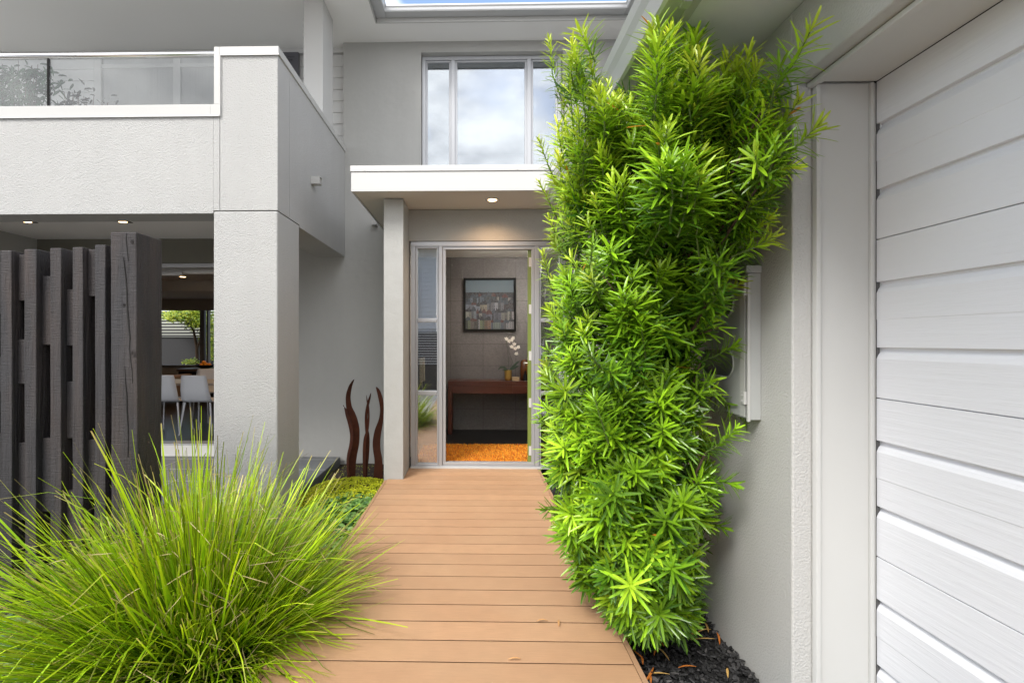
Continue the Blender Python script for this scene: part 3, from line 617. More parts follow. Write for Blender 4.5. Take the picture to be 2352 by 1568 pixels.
# door with two pill-shaped openings, built from a frame of strips round each opening
yA, yB = ya + 0.05, yb_ - 0.01
wz = [(R(1690, 724, 2.15).z, R(1690, 664, 2.15).z), (R(1690, 864, 2.15).z, R(1690, 803, 2.15).z)]
dx0, dx1 = xf, xf + 0.0115
wy0, wy1 = 2.10, 2.40
zs_ = [z0 + 0.012, wz[1][0], wz[1][1], wz[0][0], wz[0][1], z1 - 0.034]
mb.box(dx0, dx1, yA, yB, zs_[0], zs_[1]); mb.box(dx0, dx1, yA, yB, zs_[2], zs_[3]); mb.box(dx0, dx1, yA, yB, zs_[4], zs_[5])
for (a, b_) in ((zs_[1], zs_[2]), (zs_[3], zs_[4])):
    rr = (b_ - a) / 2; cz = (a + b_) / 2
    for (ye, sgn) in ((wy0, 1), (wy1, -1)):
        yo = yA if sgn == 1 else yB
        arc = [(ye + sgn * rr * (1 - math.cos(t)), cz + rr * math.sin(t)) for t in np.linspace(-PI/2, PI/2, 13)]
        P = [(yo, a)] + arc + [(yo, b_)]
        # arc bulges toward outside: points at angle t from the end centre
        arc = [(ye + sgn * rr - sgn * rr * math.cos(t), cz + rr * math.sin(t)) for t in np.linspace(-PI/2, PI/2, 13)]
        P = [(yo, a)] + [(y, z) for (y, z) in arc] + [(yo, b_)]
        if sgn == -1: P = P[::-1]
        mb.prism(P, 'x', dx0, dx1)
part(mb, 'door', M_box, parent=T)
for (a, b_) in ((zs_[1], zs_[2]), (zs_[3], zs_[4])):
    mb = MB(); mb.box(dx1 - 0.004, dx1 + 0.0004, wy0 - 0.01, wy1 + 0.01, a - 0.004, b_ + 0.004); part(mb, 'window', M_smoke, 'clouded grey inspection window', parent=T)
    mb = MB(); rr = (b_ - a) / 2 + 0.003; cz = (a + b_) / 2
    ring = [(dx0 - 0.001, wy0 + rr - rr * math.cos(t), cz + rr * math.sin(t)) for t in np.linspace(-PI/2, PI/2, 14)] + [(dx0 - 0.001, wy1 - rr + rr * math.cos(t), cz + rr * math.sin(t)) for t in np.linspace(PI/2, -PI/2, 14)]
    mb.tube(ring + [ring[0]], 0.0045, 6); part(mb, 'window_rim', M_box, parent=T, smooth=True)
mb = MB(); mb.box(dx0 - 0.003, dx0 - 0.0002, ya + 0.012, ya + 0.052, z0 + 0.01, z1 - 0.034); mb.box(dx0 + 0.001, dx1, ya - 0.002, ya + 0.009, z0 - 0.006, z1 - 0.034); part(mb, 'edge_strip', M_white, parent=T, bevel=0.001)
for zz in (z0 + 0.06, z1 - 0.12):
    mb = MB(); mb.box(dx0 - 0.006, dx0 - 0.0032, ya + 0.014, ya + 0.04, zz, zz + 0.05); mb.tube([(dx0 - 0.005, ya + 0.008, zz + 0.002), (dx0 - 0.005, ya + 0.008, zz + 0.052)], 0.006, 8)
    for dz in (0.012, 0.036): mb.tube([(dx0 - 0.0058, ya + 0.028, zz + dz), (dx0 - 0.0085, ya + 0.028, zz + dz)], 0.004, 8)
    part(mb, 'hinge', M_white, parent=T)

# intercom handset on the hall wall
T = thing('intercom_phone', (-0.69, 5.6, 1.0), 'cream intercom handset on the wall inside the left sidelight', 'intercom')
q1 = XP(966, 850, -0.683); mb = MB(); za, zb_ = R(965, 878, q1.y).z, R(965, 822, q1.y).z
mb.box(-0.6945, -0.655, q1.y - 0.05, q1.y + 0.05, za, zb_); part(mb, 'base', M_cream, parent=T, bevel=0.01)
mb = MB(); mb.box(-0.6545, -0.625, q1.y - 0.045, q1.y - 0.005, za + 0.02, zb_ + 0.01); part(mb, 'handset', M_cream, parent=T, bevel=0.01)
mb = MB(); mb.tube([(-0.66, q1.y - 0.02, za), (-0.655, q1.y - 0.01, za - 0.06), (-0.66, q1.y + 0.01, za - 0.1), (-0.67, q1.y + 0.02, za - 0.02)], 0.006, 6); part(mb, 'cord', M_cream, parent=T)

# painting
yp = 6.93
x0, x1 = R(1065.2, 700, yp).x, R(1185.2, 700, yp).x; z0, z1 = R(1125, 760, yp).z, R(1125, 638.5, yp).z
T = thing('framed_painting', ((x0 + x1) / 2, yp, z0), 'black framed painting of dark town houses under a blue grey sky', 'painting')
t_ = 0.026
mb = MB(); frame(mb, x0, x1, z0, z1, yp - 0.02, t_, 0.058); part(mb, 'frame', M_blackseal, parent=T, bevel=0.002)
mb = MB(); rg = random.Random(12); ax0, ax1, az0, az1 = x0 + t_, x1 - t_, z0 + t_, z1 - t_; yy = yp + 0.012
aw = ax1 - ax0; ah = az1 - az0
def pr(u0, u1, v0, v1, col, d=0.0): mb.box(ax0 + u0 * aw, ax0 + u1 * aw, yy - d, yy + 0.003, az0 + v0 * ah, az0 + v1 * ah, col)
pr(0, 1, 0, 0.75, (0.008, 0.008, 0.012, 1), 0.0); pr(0, 1, 0.7501, 1, (0.085, 0.125, 0.155, 1), 0.0)
dep = 0.0004
for (vb, hh, hue) in ((0.50, 0.17, 'blue'), (0.36, 0.17, 'mix'), (0.18, 0.18, 'pale'), (0.0, 0.185, 'warm')):
    uu = 0.0
    while uu < 1:
        ww = min(rg.uniform(0.05, 0.15), 1 - uu)
        top = vb + hh * rg.uniform(0.80, 1.05) + 0.028 * math.sin(uu * 7 + vb * 9)
        pal = {'blue': [(0.10, 0.14, 0.17), (0.16, 0.20, 0.24), (0.05, 0.08, 0.11), (0.30, 0.28, 0.24)], 'mix': [(0.30, 0.14, 0.14), (0.30, 0.33, 0.38), (0.10, 0.03, 0.04), (0.35, 0.30, 0.20), (0.45, 0.45, 0.48)],
               'pale': [(0.30, 0.34, 0.36), (0.42, 0.40, 0.32), (0.20, 0.20, 0.26), (0.5, 0.45, 0.45)], 'warm': [(0.42, 0.34, 0.26), (0.20, 0.25, 0.20), (0.50, 0.28, 0.16), (0.15, 0.18, 0.22), (0.35, 0.33, 0.33), (0.22, 0.26, 0.12)]}[hue]
        cc = rg.choice(pal)
        dep += 0.00003
        for k in range(2):
            k0, k1 = uu + ww * k / 2, uu + ww * (k + 1) / 2; v_ = rg.choice((0.25, 0.5, 0.8, 1.1, 1.4))
            pr(k0, k1, vb, top, (cc[0]*v_*.32, cc[1]*v_*.34, cc[2]*v_*.37, 1), dep)
        rc = rg.choice([(0.008, 0.009, 0.014, 1), (0.05, 0.012, 0.01, 1), (0.02, 0.03, 0.045, 1)])
        pr(uu, uu + ww, top - 0.012, top + 0.030, rc, dep + 0.0002)
        xa_, xb_, xm_, tp_ = ax0 + uu * aw, ax0 + (uu + ww) * aw, ax0 + (uu + ww * rg.uniform(.2, .8)) * aw, top + 0.03 + rg.uniform(0.015, 0.06)
        mb.prism([(xa_, az0 + (top + .03) * ah), (xb_, az0 + (top + .03) * ah), (xm_, az0 + tp_ * ah)], 'y', yy - dep, yy, rc)
        if rg.random() < 0.6: ch = uu + ww * rg.uniform(0.1, 0.7); pr(ch, ch + 0.018, top + 0.04, top + 0.085, (0.008, 0.009, 0.014, 1), dep)
        for r_ in range(2 if hue != 'warm' else 3):
            for c_ in range(max(1, int(ww / 0.045))):
                a = uu + ww * (c_ + 0.4) / max(1, int(ww / 0.045)); v0 = vb + (top - vb) * (0.2 + 0.26 * r_)
                if a + 0.012 < uu + ww: pr(a, a + 0.012, v0, v0 + 0.025, (0.02, 0.02, 0.03, 1), dep + 0.001)
        uu += ww
part(mb, 'canvas', M_paint, 'painted rows of pale houses with dark roofs', parent=T)

# console table
T = thing('console_table', (0.2, 6.75, 0), 'red brown wooden console table against the tiled wall', 'table')
yf = 6.60; zt_ = R(1100, 871, 6.9).z; xl_ = R(1029, 900, yf).x; xr_ = 0.95
mb = MB(); mb.box(xl_, xr_, yf, 6.965, zt_ - 0.06, zt_); part(mb, 'tabletop', M_ctab, parent=T, bevel=0.003)
za, zb_ = R(1100, 903.5, yf).z, zt_ - 0.0605
mb = MB(); mb.box(xl_ + 0.052, xr_ - 0.06, yf + 0.012, 6.95, za, zb_); part(mb, 'apron', M_ctab, parent=T)
for (a, b_) in ((1039, 1064), (1066, 1175), (1177, 1240)):
    mb = MB(); mb.box(R(a, 890, yf).x, min(R(b_, 890, yf).x, xr_-0.06), yf + 0.003, yf + 0.0115, za + 0.002, zb_ - 0.002); part(mb, 'drawer', M_ctab, parent=T, bevel=0.001)
for (lx, ly) in ((xl_, yf), (xr_ - 0.052, yf), (xl_, 6.9), (xr_ - 0.052, 6.9)):
    mb = MB(); mb.box(lx, lx + 0.052, ly, ly + 0.06, 0, zt_ - 0.0605); part(mb, 'leg', M_ctab, parent=T, bevel=0.002)
# orchid
yo = 6.72; cxp = R(1167, 860, yo).x
T = thing('orchid', (cxp, yo, zt_), 'white orchid in a ribbed brass pot on the console table', 'plant')
mb = MB(); zpt = R(1167, 849.5, yo).z
n = 36; prf = [(0.030, zt_ + 0.0005), (0.040, zt_ + 0.01), (0.046, zt_ + 0.03), (0.0465, zpt), (0.041, zpt), (0.04, zpt - 0.01)]
vs = []; fs = []
for (r, z) in prf:
    for k in range(n): a = 2 * PI * k / n; r2 = r * (1 + (0.03 if k % 2 else -0.03)); vs.append((cxp + r2 * math.cos(a), yo + r2 * math.sin(a), z))
for i in range(len(prf) - 1):
    for k in range(n): fs.append((i*n+k, i*n+(k+1)%n, (i+1)*n+(k+1)%n, (i+1)*n+k))
fs.append(tuple(range(n))[::-1]); fs.append(tuple(range(5*n, 6*n)))
mb.add(vs, fs); part(mb, 'pot', M_gold, parent=T)
mb = MB(); S = [R(1169, 850, yo), R(1167, 815, yo), R(1163, 780, yo), R(1170, 768, yo), R(1184, 772, yo)]
mb.tube(S, 0.003, 6); mb.tube([R(1171, 850, yo), R(1177, 830, yo), R(1170, 812, yo), R(1167, 795, yo)], 0.0025, 6)
part(mb, 'stem', mat('dark_green_stem', (0.03, 0.035, 0.02, 1), 0.6), parent=T)
M_oleaf = mat('orchid_leaf', (0.012, 0.035, 0.012, 1), 0.35)
def strap(mb, pts, w0, up=Vector((0, -1, 0))):
    pts = [Vector(p) for p in pts]; vs = []; fs = []; m = len(pts)
    for i, p in enumerate(pts):
        t = (pts[min(i+1, m-1)] - pts[max(i-1, 0)]).normalized(); sd_ = t.cross(up).normalized(); ww = w0 * math.sin(PI * (0.08 + 0.9 * i / (m - 1))) + 0.001
        vs += [p - sd_ * ww, p + up * 0.003, p + sd_ * ww]
    for i in range(m - 1): a = 3 * i; fs += [(a, a+1, a+4, a+3), (a+1, a+2, a+5, a+4)]
    mb.add(vs, fs)
for P in ([R(1167, 850, yo), R(1158, 843, yo), R(1150, 843, yo), R(1143, 850, yo)], [R(1170, 849, yo), R(1180, 840, yo), R(1188, 832, yo), R(1194, 829, yo)], [R(1170, 850, yo), R(1179, 846, yo), R(1187, 841, yo), R(1192, 840, yo)], [R(1166, 850, yo - 0.02), R(1160, 848, yo - 0.04), R(1153, 850, yo - 0.05)]):
    mb = MB(); strap(mb, P, 0.014); part(mb, 'leaf', M_oleaf, parent=T)
rg = random.Random(4)
for (fx, fy_) in ((1163, 778), (1169, 783), (1175, 781), (1178, 776), (1181, 790), (1175, 796), (1183, 800), (1190, 797), (1186, 812)):
    cF = R(fx, fy_, yo - 0.03 + rg.uniform(-0.02, 0.02)); mb = MB(); rot = rg.uniform(0, 1)
    for k in range(5):
        a = rot + 2 * PI * k / 5; r_ = 0.022 if k % 2 else 0.026
        d_ = Vector((math.cos(a), 0, math.sin(a))); s_ = Vector((-math.sin(a), 0, math.cos(a)))
        pt = [cF, cF + d_ * r_ * 0.5 + s_ * r_ * 0.45 + Vector((0, -0.004, 0)), cF + d_ * r_ * 0.95 + s_ * r_ * 0.3, cF + d_ * r_ * 1.1, cF + d_ * r_ * 0.95 - s_ * r_ * 0.3, cF + d_ * r_ * 0.5 - s_ * r_ * 0.45 + Vector((0, -0.004, 0))]
        mb.add(pt, [(0, 1, 2, 3, 4, 5)])
    part(mb, 'flower', M_petal, parent=T)
yo = 6.70
mb = MB(); a, b_ = R(1176, 860, yo).x, R(1192.5, 860, yo).x; mb.box(a, b_, yo - 0.03, yo + 0.03, zt_ + 0.0005, zt_ + 0.045); mb.box(a - 0.002, b_ + 0.002, yo - 0.032, yo + 0.032, zt_ + 0.030, zt_ + 0.047)
o = tag(mb.build('trinket_box', mat('pale_wood', (0.40, 0.29, 0.17, 1), 0.5), None, bevel=0.002), 'small pale wooden box beside the brass orchid pot', 'box')
yo = 6.78; cv = R(1205, 850, yo).x; zv = R(1205, 826, yo).z
mb = MB(); mb.lathe(cv, yo, [(0.052, zt_ + 0.0005), (0.060, zt_ + 0.02), (0.064, zt_ + 0.15), (0.058, zv - 0.03), (0.042, zv), (0.038, zv), (0.05, zv - 0.03), (0.055, zt_ + 0.15)], 32)
tag(mb.build('amber_vase', M_amber, None, smooth=True), 'amber glass cylinder vase at the right of the console table', 'vase')
mb = MB(); cv = R(1206, 850, 6.69).x; mb.lathe(cv, 6.69, [(0.024, zt_ + 0.0005), (0.026, zt_ + 0.01), (0.026, zt_ + 0.07), (0.012, zt_ + 0.095), (0.011, zt_ + 0.125), (0.015, zt_ + 0.13), (0.001, zt_ + 0.13)], 20)
tag(mb.build('dark_bottle', M_blackseal, None, smooth=True), 'small black bottle in front of the amber vase', 'bottle')

# shag rug
T = thing('shag_rug', (0.15, 5.4, 0), 'shaggy orange rug on the hall floor inside the door', 'rug')
ry0, ry1, rx0, rx1 = 4.985, 5.86, -0.60, 0.95
mb = MB(); mb.prism([(rx0 + 0.03, ry0), (rx1, ry0), (rx1, ry1), (rx0 + 0.06, ry1), (rx0, ry1 - 0.08), (rx0, ry0 + 0.05)], 'z', 0.0005, 0.012, (0.35, 0.09, 0.01, 1)); part(mb, 'backing', M_rug, parent=T)
rng = np.random.default_rng(2); n = 15000
bx = rng.uniform(rx0 + 0.01, rx1, n); by = rng.uniform(ry0 + 0.01, ry1 - 0.02, n); bz = np.full(n, 0.012)
ok = ~((bx < rx0 + 0.07) & (by > ry1 - 0.09)); bx, by, bz = bx[ok], by[ok], bz[ok]; n = len(bx)
a = rng.uniform(0, 2 * PI, n); l = rng.uniform(0.012, 0.030, n); hgt = rng.uniform(0.012, 0.03, n)
sx = np.cos(a + 1.57) * 0.0022; sy = np.sin(a + 1.57) * 0.0022
B = np.stack([bx, by, bz], 1); S_ = np.stack([sx, sy, np.zeros(n)], 1); Mi = B + np.stack([np.cos(a) * l * 0.3, np.sin(a) * l * 0.3, hgt], 1); Ti = B + np.stack([np.cos(a) * l, np.sin(a) * l, hgt * 0.8], 1)
V = np.stack([B - S_, B + S_, Mi - S_, Mi + S_, Ti], 1).reshape(-1, 3)
pal = np.array([(0.85, 0.27, 0.015), (0.95, 0.40, 0.02), (0.50, 0.10, 0.01), (0.98, 0.52, 0.06)]); cl = pal[rng.integers(0, 4, n)] * rng.uniform(0.75, 1.15, (n, 1))
Fq = []
for i in range(n): o_ = 5 * i; Fq += [(o_, o_+1, o_+3, o_+2), (o_+2, o_+3, o_+4)]
big('pile', V, Fq, np.repeat(cl, 5, 0), M_rug, T)

# ------------------------------------------------------------------ dining furniture
def chair(cx_, cy_, label, w=0.40, rot=0.0):
    """back of the chair faces the camera"""
    T = thing('dining_chair', (cx_, cy_, -0.02), label, 'chair', 'white dining chairs')
    fz = -0.02; hw = w / 2
    def tr(p): x, y, z = p; c_, s_ = math.cos(rot), math.sin(rot); return (cx_ + x * c_ - y * s_, cy_ + x * s_ + y * c_, z)
    mb = MB(); rows = []
    zt2 = fz + 0.80
    for (yv, zv, wv) in ((0.44, fz + 0.45, 0.97), (0.12, fz + 0.435, 1.0), (0.04, fz + 0.44, 1.0), (0.0, fz + 0.48, 0.99), (-0.03, fz + 0.60, 0.95), (-0.055, zt2 - 0.02, 0.84), (-0.058, zt2, 0.78)):
        rows.append([tr((hw * wv * t, yv - 0.02 * (1 - t * t), zv)) for t in (-1, -0.6, 0, 0.6, 1)])
    vs = [p for r in rows for p in r]; fs = [(i*5+k, i*5+k+1, (i+1)*5+k+1, (i+1)*5+k) for i in range(len(rows) - 1) for k in range(4)]
    mb.add(vs, fs); o = part(mb, 'shell', M_chair, parent=T, smooth=True); so_ = o.modifiers.new('solid', 'SOLIDIFY'); so_.thickness = 0.014
    for (x, y, xo_, yo_) in ((-hw + 0.03, 0.04, -0.05, -0.05), (hw - 0.03, 0.04, 0.05, -0.05), (-hw + 0.03, 0.38, -0.03, 0.04), (hw - 0.03, 0.38, 0.03, 0.04)):
        mb = MB(); mb.tube([tr((x, y, fz + 0.43)), tr((x + xo_, y + yo_, fz + 0.0))], [0.013, 0.010], 8); part(mb, 'leg', M_chair, parent=T)
q = R(450, 900, 6.55); chair(q.x, 6.55, 'white moulded dining chair seen from behind beside the pillar')
q = R(374, 900, 6.58); chair(q.x, 6.58, 'white moulded dining chair partly hidden by the timber post', rot=0.1)
q = R(486, 880, 8.1); chair(q.x, 7.95, 'white dining chair across the far side of the table', rot=PI + 0.1)
T = thing('dining_table', (-3.9, 7.35, -0.02), 'long dining table with pale edge behind the white chairs', 'table')
mb = MB(); mb.box(-5.2, -3.0, 7.0, 7.75, 0.60, 0.635); part(mb, 'tabletop', mat('table_top', (0.28, 0.25, 0.22, 1), 0.35), parent=T, bevel=0.004)
for (a, b_) in ((-5.1, 7.05), (-3.15, 7.05), (-5.1, 7.64), (-3.15, 7.64)):
    mb = MB(); mb.box(a, a + 0.06, b_, b_ + 0.06, -0.02, 0.5995); part(mb, 'leg', M_chair, parent=T)
q = R(372, 860, 9.6); T = thing('sofa', (q.x - 0.7, 9.6, -0.02), 'beige fabric sofa at the far side of the dining room', 'sofa')
mb = MB(); mb.box(q.x - 1.6, q.x + 0.22, 9.4, 10.2, 0.1, 0.42); part(mb, 'base', M_sofa, parent=T, bevel=0.04)
mb = MB(); mb.box(q.x - 1.6, q.x + 0.10, 9.25, 9.42, 0.1, 0.66); part(mb, 'backrest', M_sofa, parent=T, bevel=0.04)
mb = MB(); mb.box(q.x + 0.08, q.x + 0.27, 9.3, 10.2, 0.1, 0.56); part(mb, 'arm', M_sofa, parent=T, bevel=0.04)
T = thing('sideboard', (-3.6, 10.4, -0.02), 'low dark sideboard under the rear window', 'sideboard')
yq = 10.2; zq = R(470, 847, yq).z; a, b_ = R(405, 850, yq).x, -2.6
mb = MB(); mb.box(a, b_, yq, 10.75, zq - 0.05, zq); part(mb, 'top', mat('dark_brown_top', (0.05, 0.035, 0.028, 1), 0.3), parent=T, bevel=0.003)
mb = MB(); mb.box(a + 0.03, b_ - 0.03, yq + 0.02, 10.7, -0.02, zq - 0.0505); part(mb, 'body', M_blackseal, parent=T)
q = R(472, 846, 10.35); T = thing('fruit_bowl', (q.x, 10.35, zq), 'wide black bowl holding oranges on the sideboard', 'bowl')
mb = MB(); mb.lathe(q.x, 10.35, [(0.05, zq + 0.0005), (0.12, zq + 0.02), (0.20, zq + 0.075), (0.19, zq + 0.078), (0.11, zq + 0.03), (0.001, zq + 0.02)], 28); part(mb, 'bowl_body', M_blackseal, parent=T, smooth=True)
for (dx_, dz_, t) in ((-0.07, 0.075, 'left'), (0.02, 0.085, 'middle'), (0.09, 0.075, 'right'), (-0.02, 0.125, 'top')):
    mb = MB(); r_ = 0.045; cz = zq + dz_; mb.lathe(q.x + dx_, 10.33, [(max(0.0005, r_ * math.sin(a_)), cz - r_ * math.cos(a_)) for a_ in np.linspace(0, PI, 12)], 18)
    tag(mb.build('orange', M_orange, None, smooth=True), {'left': 'orange at the left side of the black bowl', 'middle': 'orange in the middle of the black bowl', 'right': 'orange at the right side of the black bowl', 'top': 'orange resting on top of the others in the bowl'}[t], 'orange', 'oranges in the bowl')

# ------------------------------------------------------------------ foliage machinery
def leaves_mesh(P, D, Nn, Ln, Wd, colA, colB, droop, rng):
    """many leaves: P base, D direction, Nn up normal, Ln length, Wd half width; 4 rows with a folded midrib"""
    n = len(P); D = D / np.linalg.norm(D, axis=1, keepdims=True)
    S = np.cross(D, Nn); S /= np.linalg.norm(S, axis=1, keepdims=True) + 1e-9
    U = np.cross(S, D)
    ts = [0.0, 0.2, 0.6, 0.9, 1.0]; ws = [0.3, 0.9, 1.0, 0.62, 0.0]
    verts = []; cols = []
    for t, w_ in zip(ts, ws):
        c = P + D * (Ln * t)[:, None] - U * (droop * Ln * t * t)[:, None]
        off = S * (Wd * w_)[:, None]; fold = U * (Wd * w_ * 0.35)[:, None]
        if t == 1.0: verts.append(c); cols.append(colB)
        else:
            col = colA * (1 - t) + colB * t
            verts += [c - off + fold, c, c + off + fold]; cols += [col, col, col]
    V = np.stack(verts, 1).reshape(-1, 3); Cc = np.stack(cols, 1).reshape(-1, 3)
    F_ = []
    for i in range(n):
        o = 13 * i
        F_ += [(o, o+1, o+4, o+3), (o+1, o+2, o+5, o+4), (o+3, o+4, o+7, o+6), (o+4, o+5, o+8, o+7), (o+6, o+7, o+10, o+9), (o+7, o+8, o+11, o+10), (o+9, o+10, o+12), (o+10, o+11, o+12)]
    return V, F_, Cc

# ------------------------------------------------------------------ the tall narrow-leaved shrub
rng = np.random.default_rng(21)
T = thing('shrub', (0.86, 2.38, -0.13), 'tall narrow leaved lime green shrub between deck and garage wall', 'shrub')
ySil = [40, 120, 200, 300, 400, 500, 600, 700, 800, 900, 1000, 1100, 1200, 1300, 1360, 1420]
lSil = [1340, 1270, 1265, 1255, 1255, 1275, 1258, 1258, 1255, 1252, 1262, 1272, 1285, 1320, 1370, 1430]
rSil = [1520, 1660, 1745, 1795, 1770, 1720, 1690, 1600, 1580, 1580, 1610, 1630, 1615, 1600, 1590, 1575]
def sil(y): return np.interp(y, ySil, lSil), np.interp(y, ySil, rSil)
shoots = []  # base, tip, nleaves, leaf length, brightness
def addshoot(base, tip, n=34, ll=0.085, br=0.5, fresh=0.3): shoots.append((Vector(base), Vector(tip), n, ll, br, fresh))
core = lambda z: Vector((0.83 + 0.02 * math.sin(z * 3), 2.36 + 0.03 * math.cos(z * 2), z))
key = [ (1262,92, 1290,230, 2.45), (1296,200,1300,330,2.4), (1345,72, 1378,220, 2.4), (1495,62, 1515,210, 1.74), (1395,190, 1410,330, 2.15), (1425,215,1440,330,2.1),
  (1355,325, 1390,440, 2.05), (1600,90, 1590,220, 1.84), (1540,200,1530,320,1.75), (1670,130, 1640,300, 1.72), (1740,150, 1690,300, 1.66), (1720,120,1690,240,1.70),
  (1868,58, 1770,220, 1.53), (1775,215,1700,360,1.60), (1882,285, 1780,370, 1.52), (1835,230, 1760,340, 1.58), (1815,385, 1730,400, 1.62), (1775,545, 1680,590, 1.74), (1770,500,1680,560,1.78),
  (1238,322, 1290,440, 2.45), (1240,420, 1300,540, 2.42), (1262,500,1310,600,2.4), (1247,582, 1285,700, 2.42), (1268,640,1290,760,2.4), (1255,800,1300,850,2.3), (1700,650,1620,700,1.95), (1690,790,1610,830,2.0), (1715,960,1640,900,2.1), (1690,985,1620,1040,1.95),
  (1685,1110,1600,1090,2.0), (1235,960,1300,1000,2.35), (1250,1170,1310,1160,2.3), (1345,1350,1400,1300,2.2), (1480,1410,1490,1330,2.2), (1600,1400,1560,1330,2.3), (1660,1210,1590,1180,2.15)]
for (tx, ty, bx_, by_, Yd) in key:
    tp = R(tx, ty, Yd); bs = R(bx_, by_, Yd + 0.06)
    addshoot(bs, tp, int(26 + 150 * (tp - bs).length), 0.085 if tx > 1450 else 0.068, 0.9, 0.75 if ty < 700 else (0.4 if ty < 1050 else 0.2))
# long arching branch at upper right
def push(x, y, s, Yd):
    return R(x, y, Yd)
for (tx, ty, bx_, by_, Yd) in key:
    if bx_ > 1600 and ty < 800:
        b0 = R(bx_, by_, Yd + 0.06); p0 = core(max(0.1, b0.z - 0.45))
        for _ in range(9):
            t = rng.uniform(0.3, 1.0); q_ = p0 * (1 - t) + b0 * t + Vector((0, 0, -0.04)); d_ = Vector((rng.normal(-0.1, .5), rng.normal(-0.5, .5), rng.uniform(0.2, 1.2))).normalized()
            e_ = q_ + d_ * rng.uniform(0.08, 0.15); e_.x = min(e_.x, 1.06); addshoot(q_, e_, 26, 0.10, 0.7, rng.uniform(0.15, 0.6))
nh = 0
while nh < 880:
    y = rng.uniform(60, 1440); l_, r_ = sil(y)
    if y < 330 and rng.random() > (0.35 + 0.65 * (y - 60) / 270): continue
    x = rng.uniform(l_, r_)
    if y < 230 and 1395 < x < 1482: continue
    if math.sin(x * 0.030 + 1.7 * math.sin(y * 0.011)) * math.sin(y * 0.021 + 0.8 * math.sin(x * 0.017)) < -0.28 and rng.random() < 0.72: continue
    mid = (l_ + r_) / 2; hw = (r_ - l_) / 2; rr = (x - mid) / hw
    depth = 0.40 if y > 350 else 0.30
    Yc_ = 2.30 if y > 500 else 2.05 + 0.25 * (y / 500)
    if y < 500 and x > 1500: Yc_ -= 0.25
    Yd = Yc_ - depth * math.sqrt(max(0, 1 - rr * rr)) + rng.normal(0, 0.06) + 0.05
    if rng.random() < 0.22: Yd = Yc_ + rng.uniform(0, 0.42)
    if rng.random() < 0.25: Yd += 0.15
    p = R(x, y, Yd)
    if p.x > 1.06: Yd = Yd * 1.06 / p.x * rng.uniform(0.97, 1.0); p = R(x, y, Yd)
    if p.z > 2.36 and p.x > 0.52: continue
    co = core(p.z)
    outw = Vector((p.x - co.x, p.y - co.y, 0))
    outw = outw.normalized() if outw.length > 0.01 else Vector((0, -1, 0))
    up = np.interp(y, [60, 400, 900, 1450], [2.1, 1.4, 0.85, 0.25])
    dr_ = (outw * rng.uniform(0.7, 1.1) + Vector((rng.normal(0, .25), rng.normal(0, .25) - 0.15, up + rng.normal(0, .25)))).normalized()
    ln = rng.uniform(0.06, 0.17) if y > 500 else rng.uniform(0.10, 0.24)
    tp = p + dr_ * 0.02; bs = p - dr_ * ln
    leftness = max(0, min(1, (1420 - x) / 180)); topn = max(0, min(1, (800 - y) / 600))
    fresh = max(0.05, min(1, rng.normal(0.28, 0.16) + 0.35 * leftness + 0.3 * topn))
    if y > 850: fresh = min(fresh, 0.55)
    addshoot(bs, tp, int(20 + 130 * ln + rng.integers(0, 10)), (0.080 if (x < 1400 and y < 1000) else 0.102) * rng.uniform(0.85, 1.15), 0.7, fresh); nh += 1
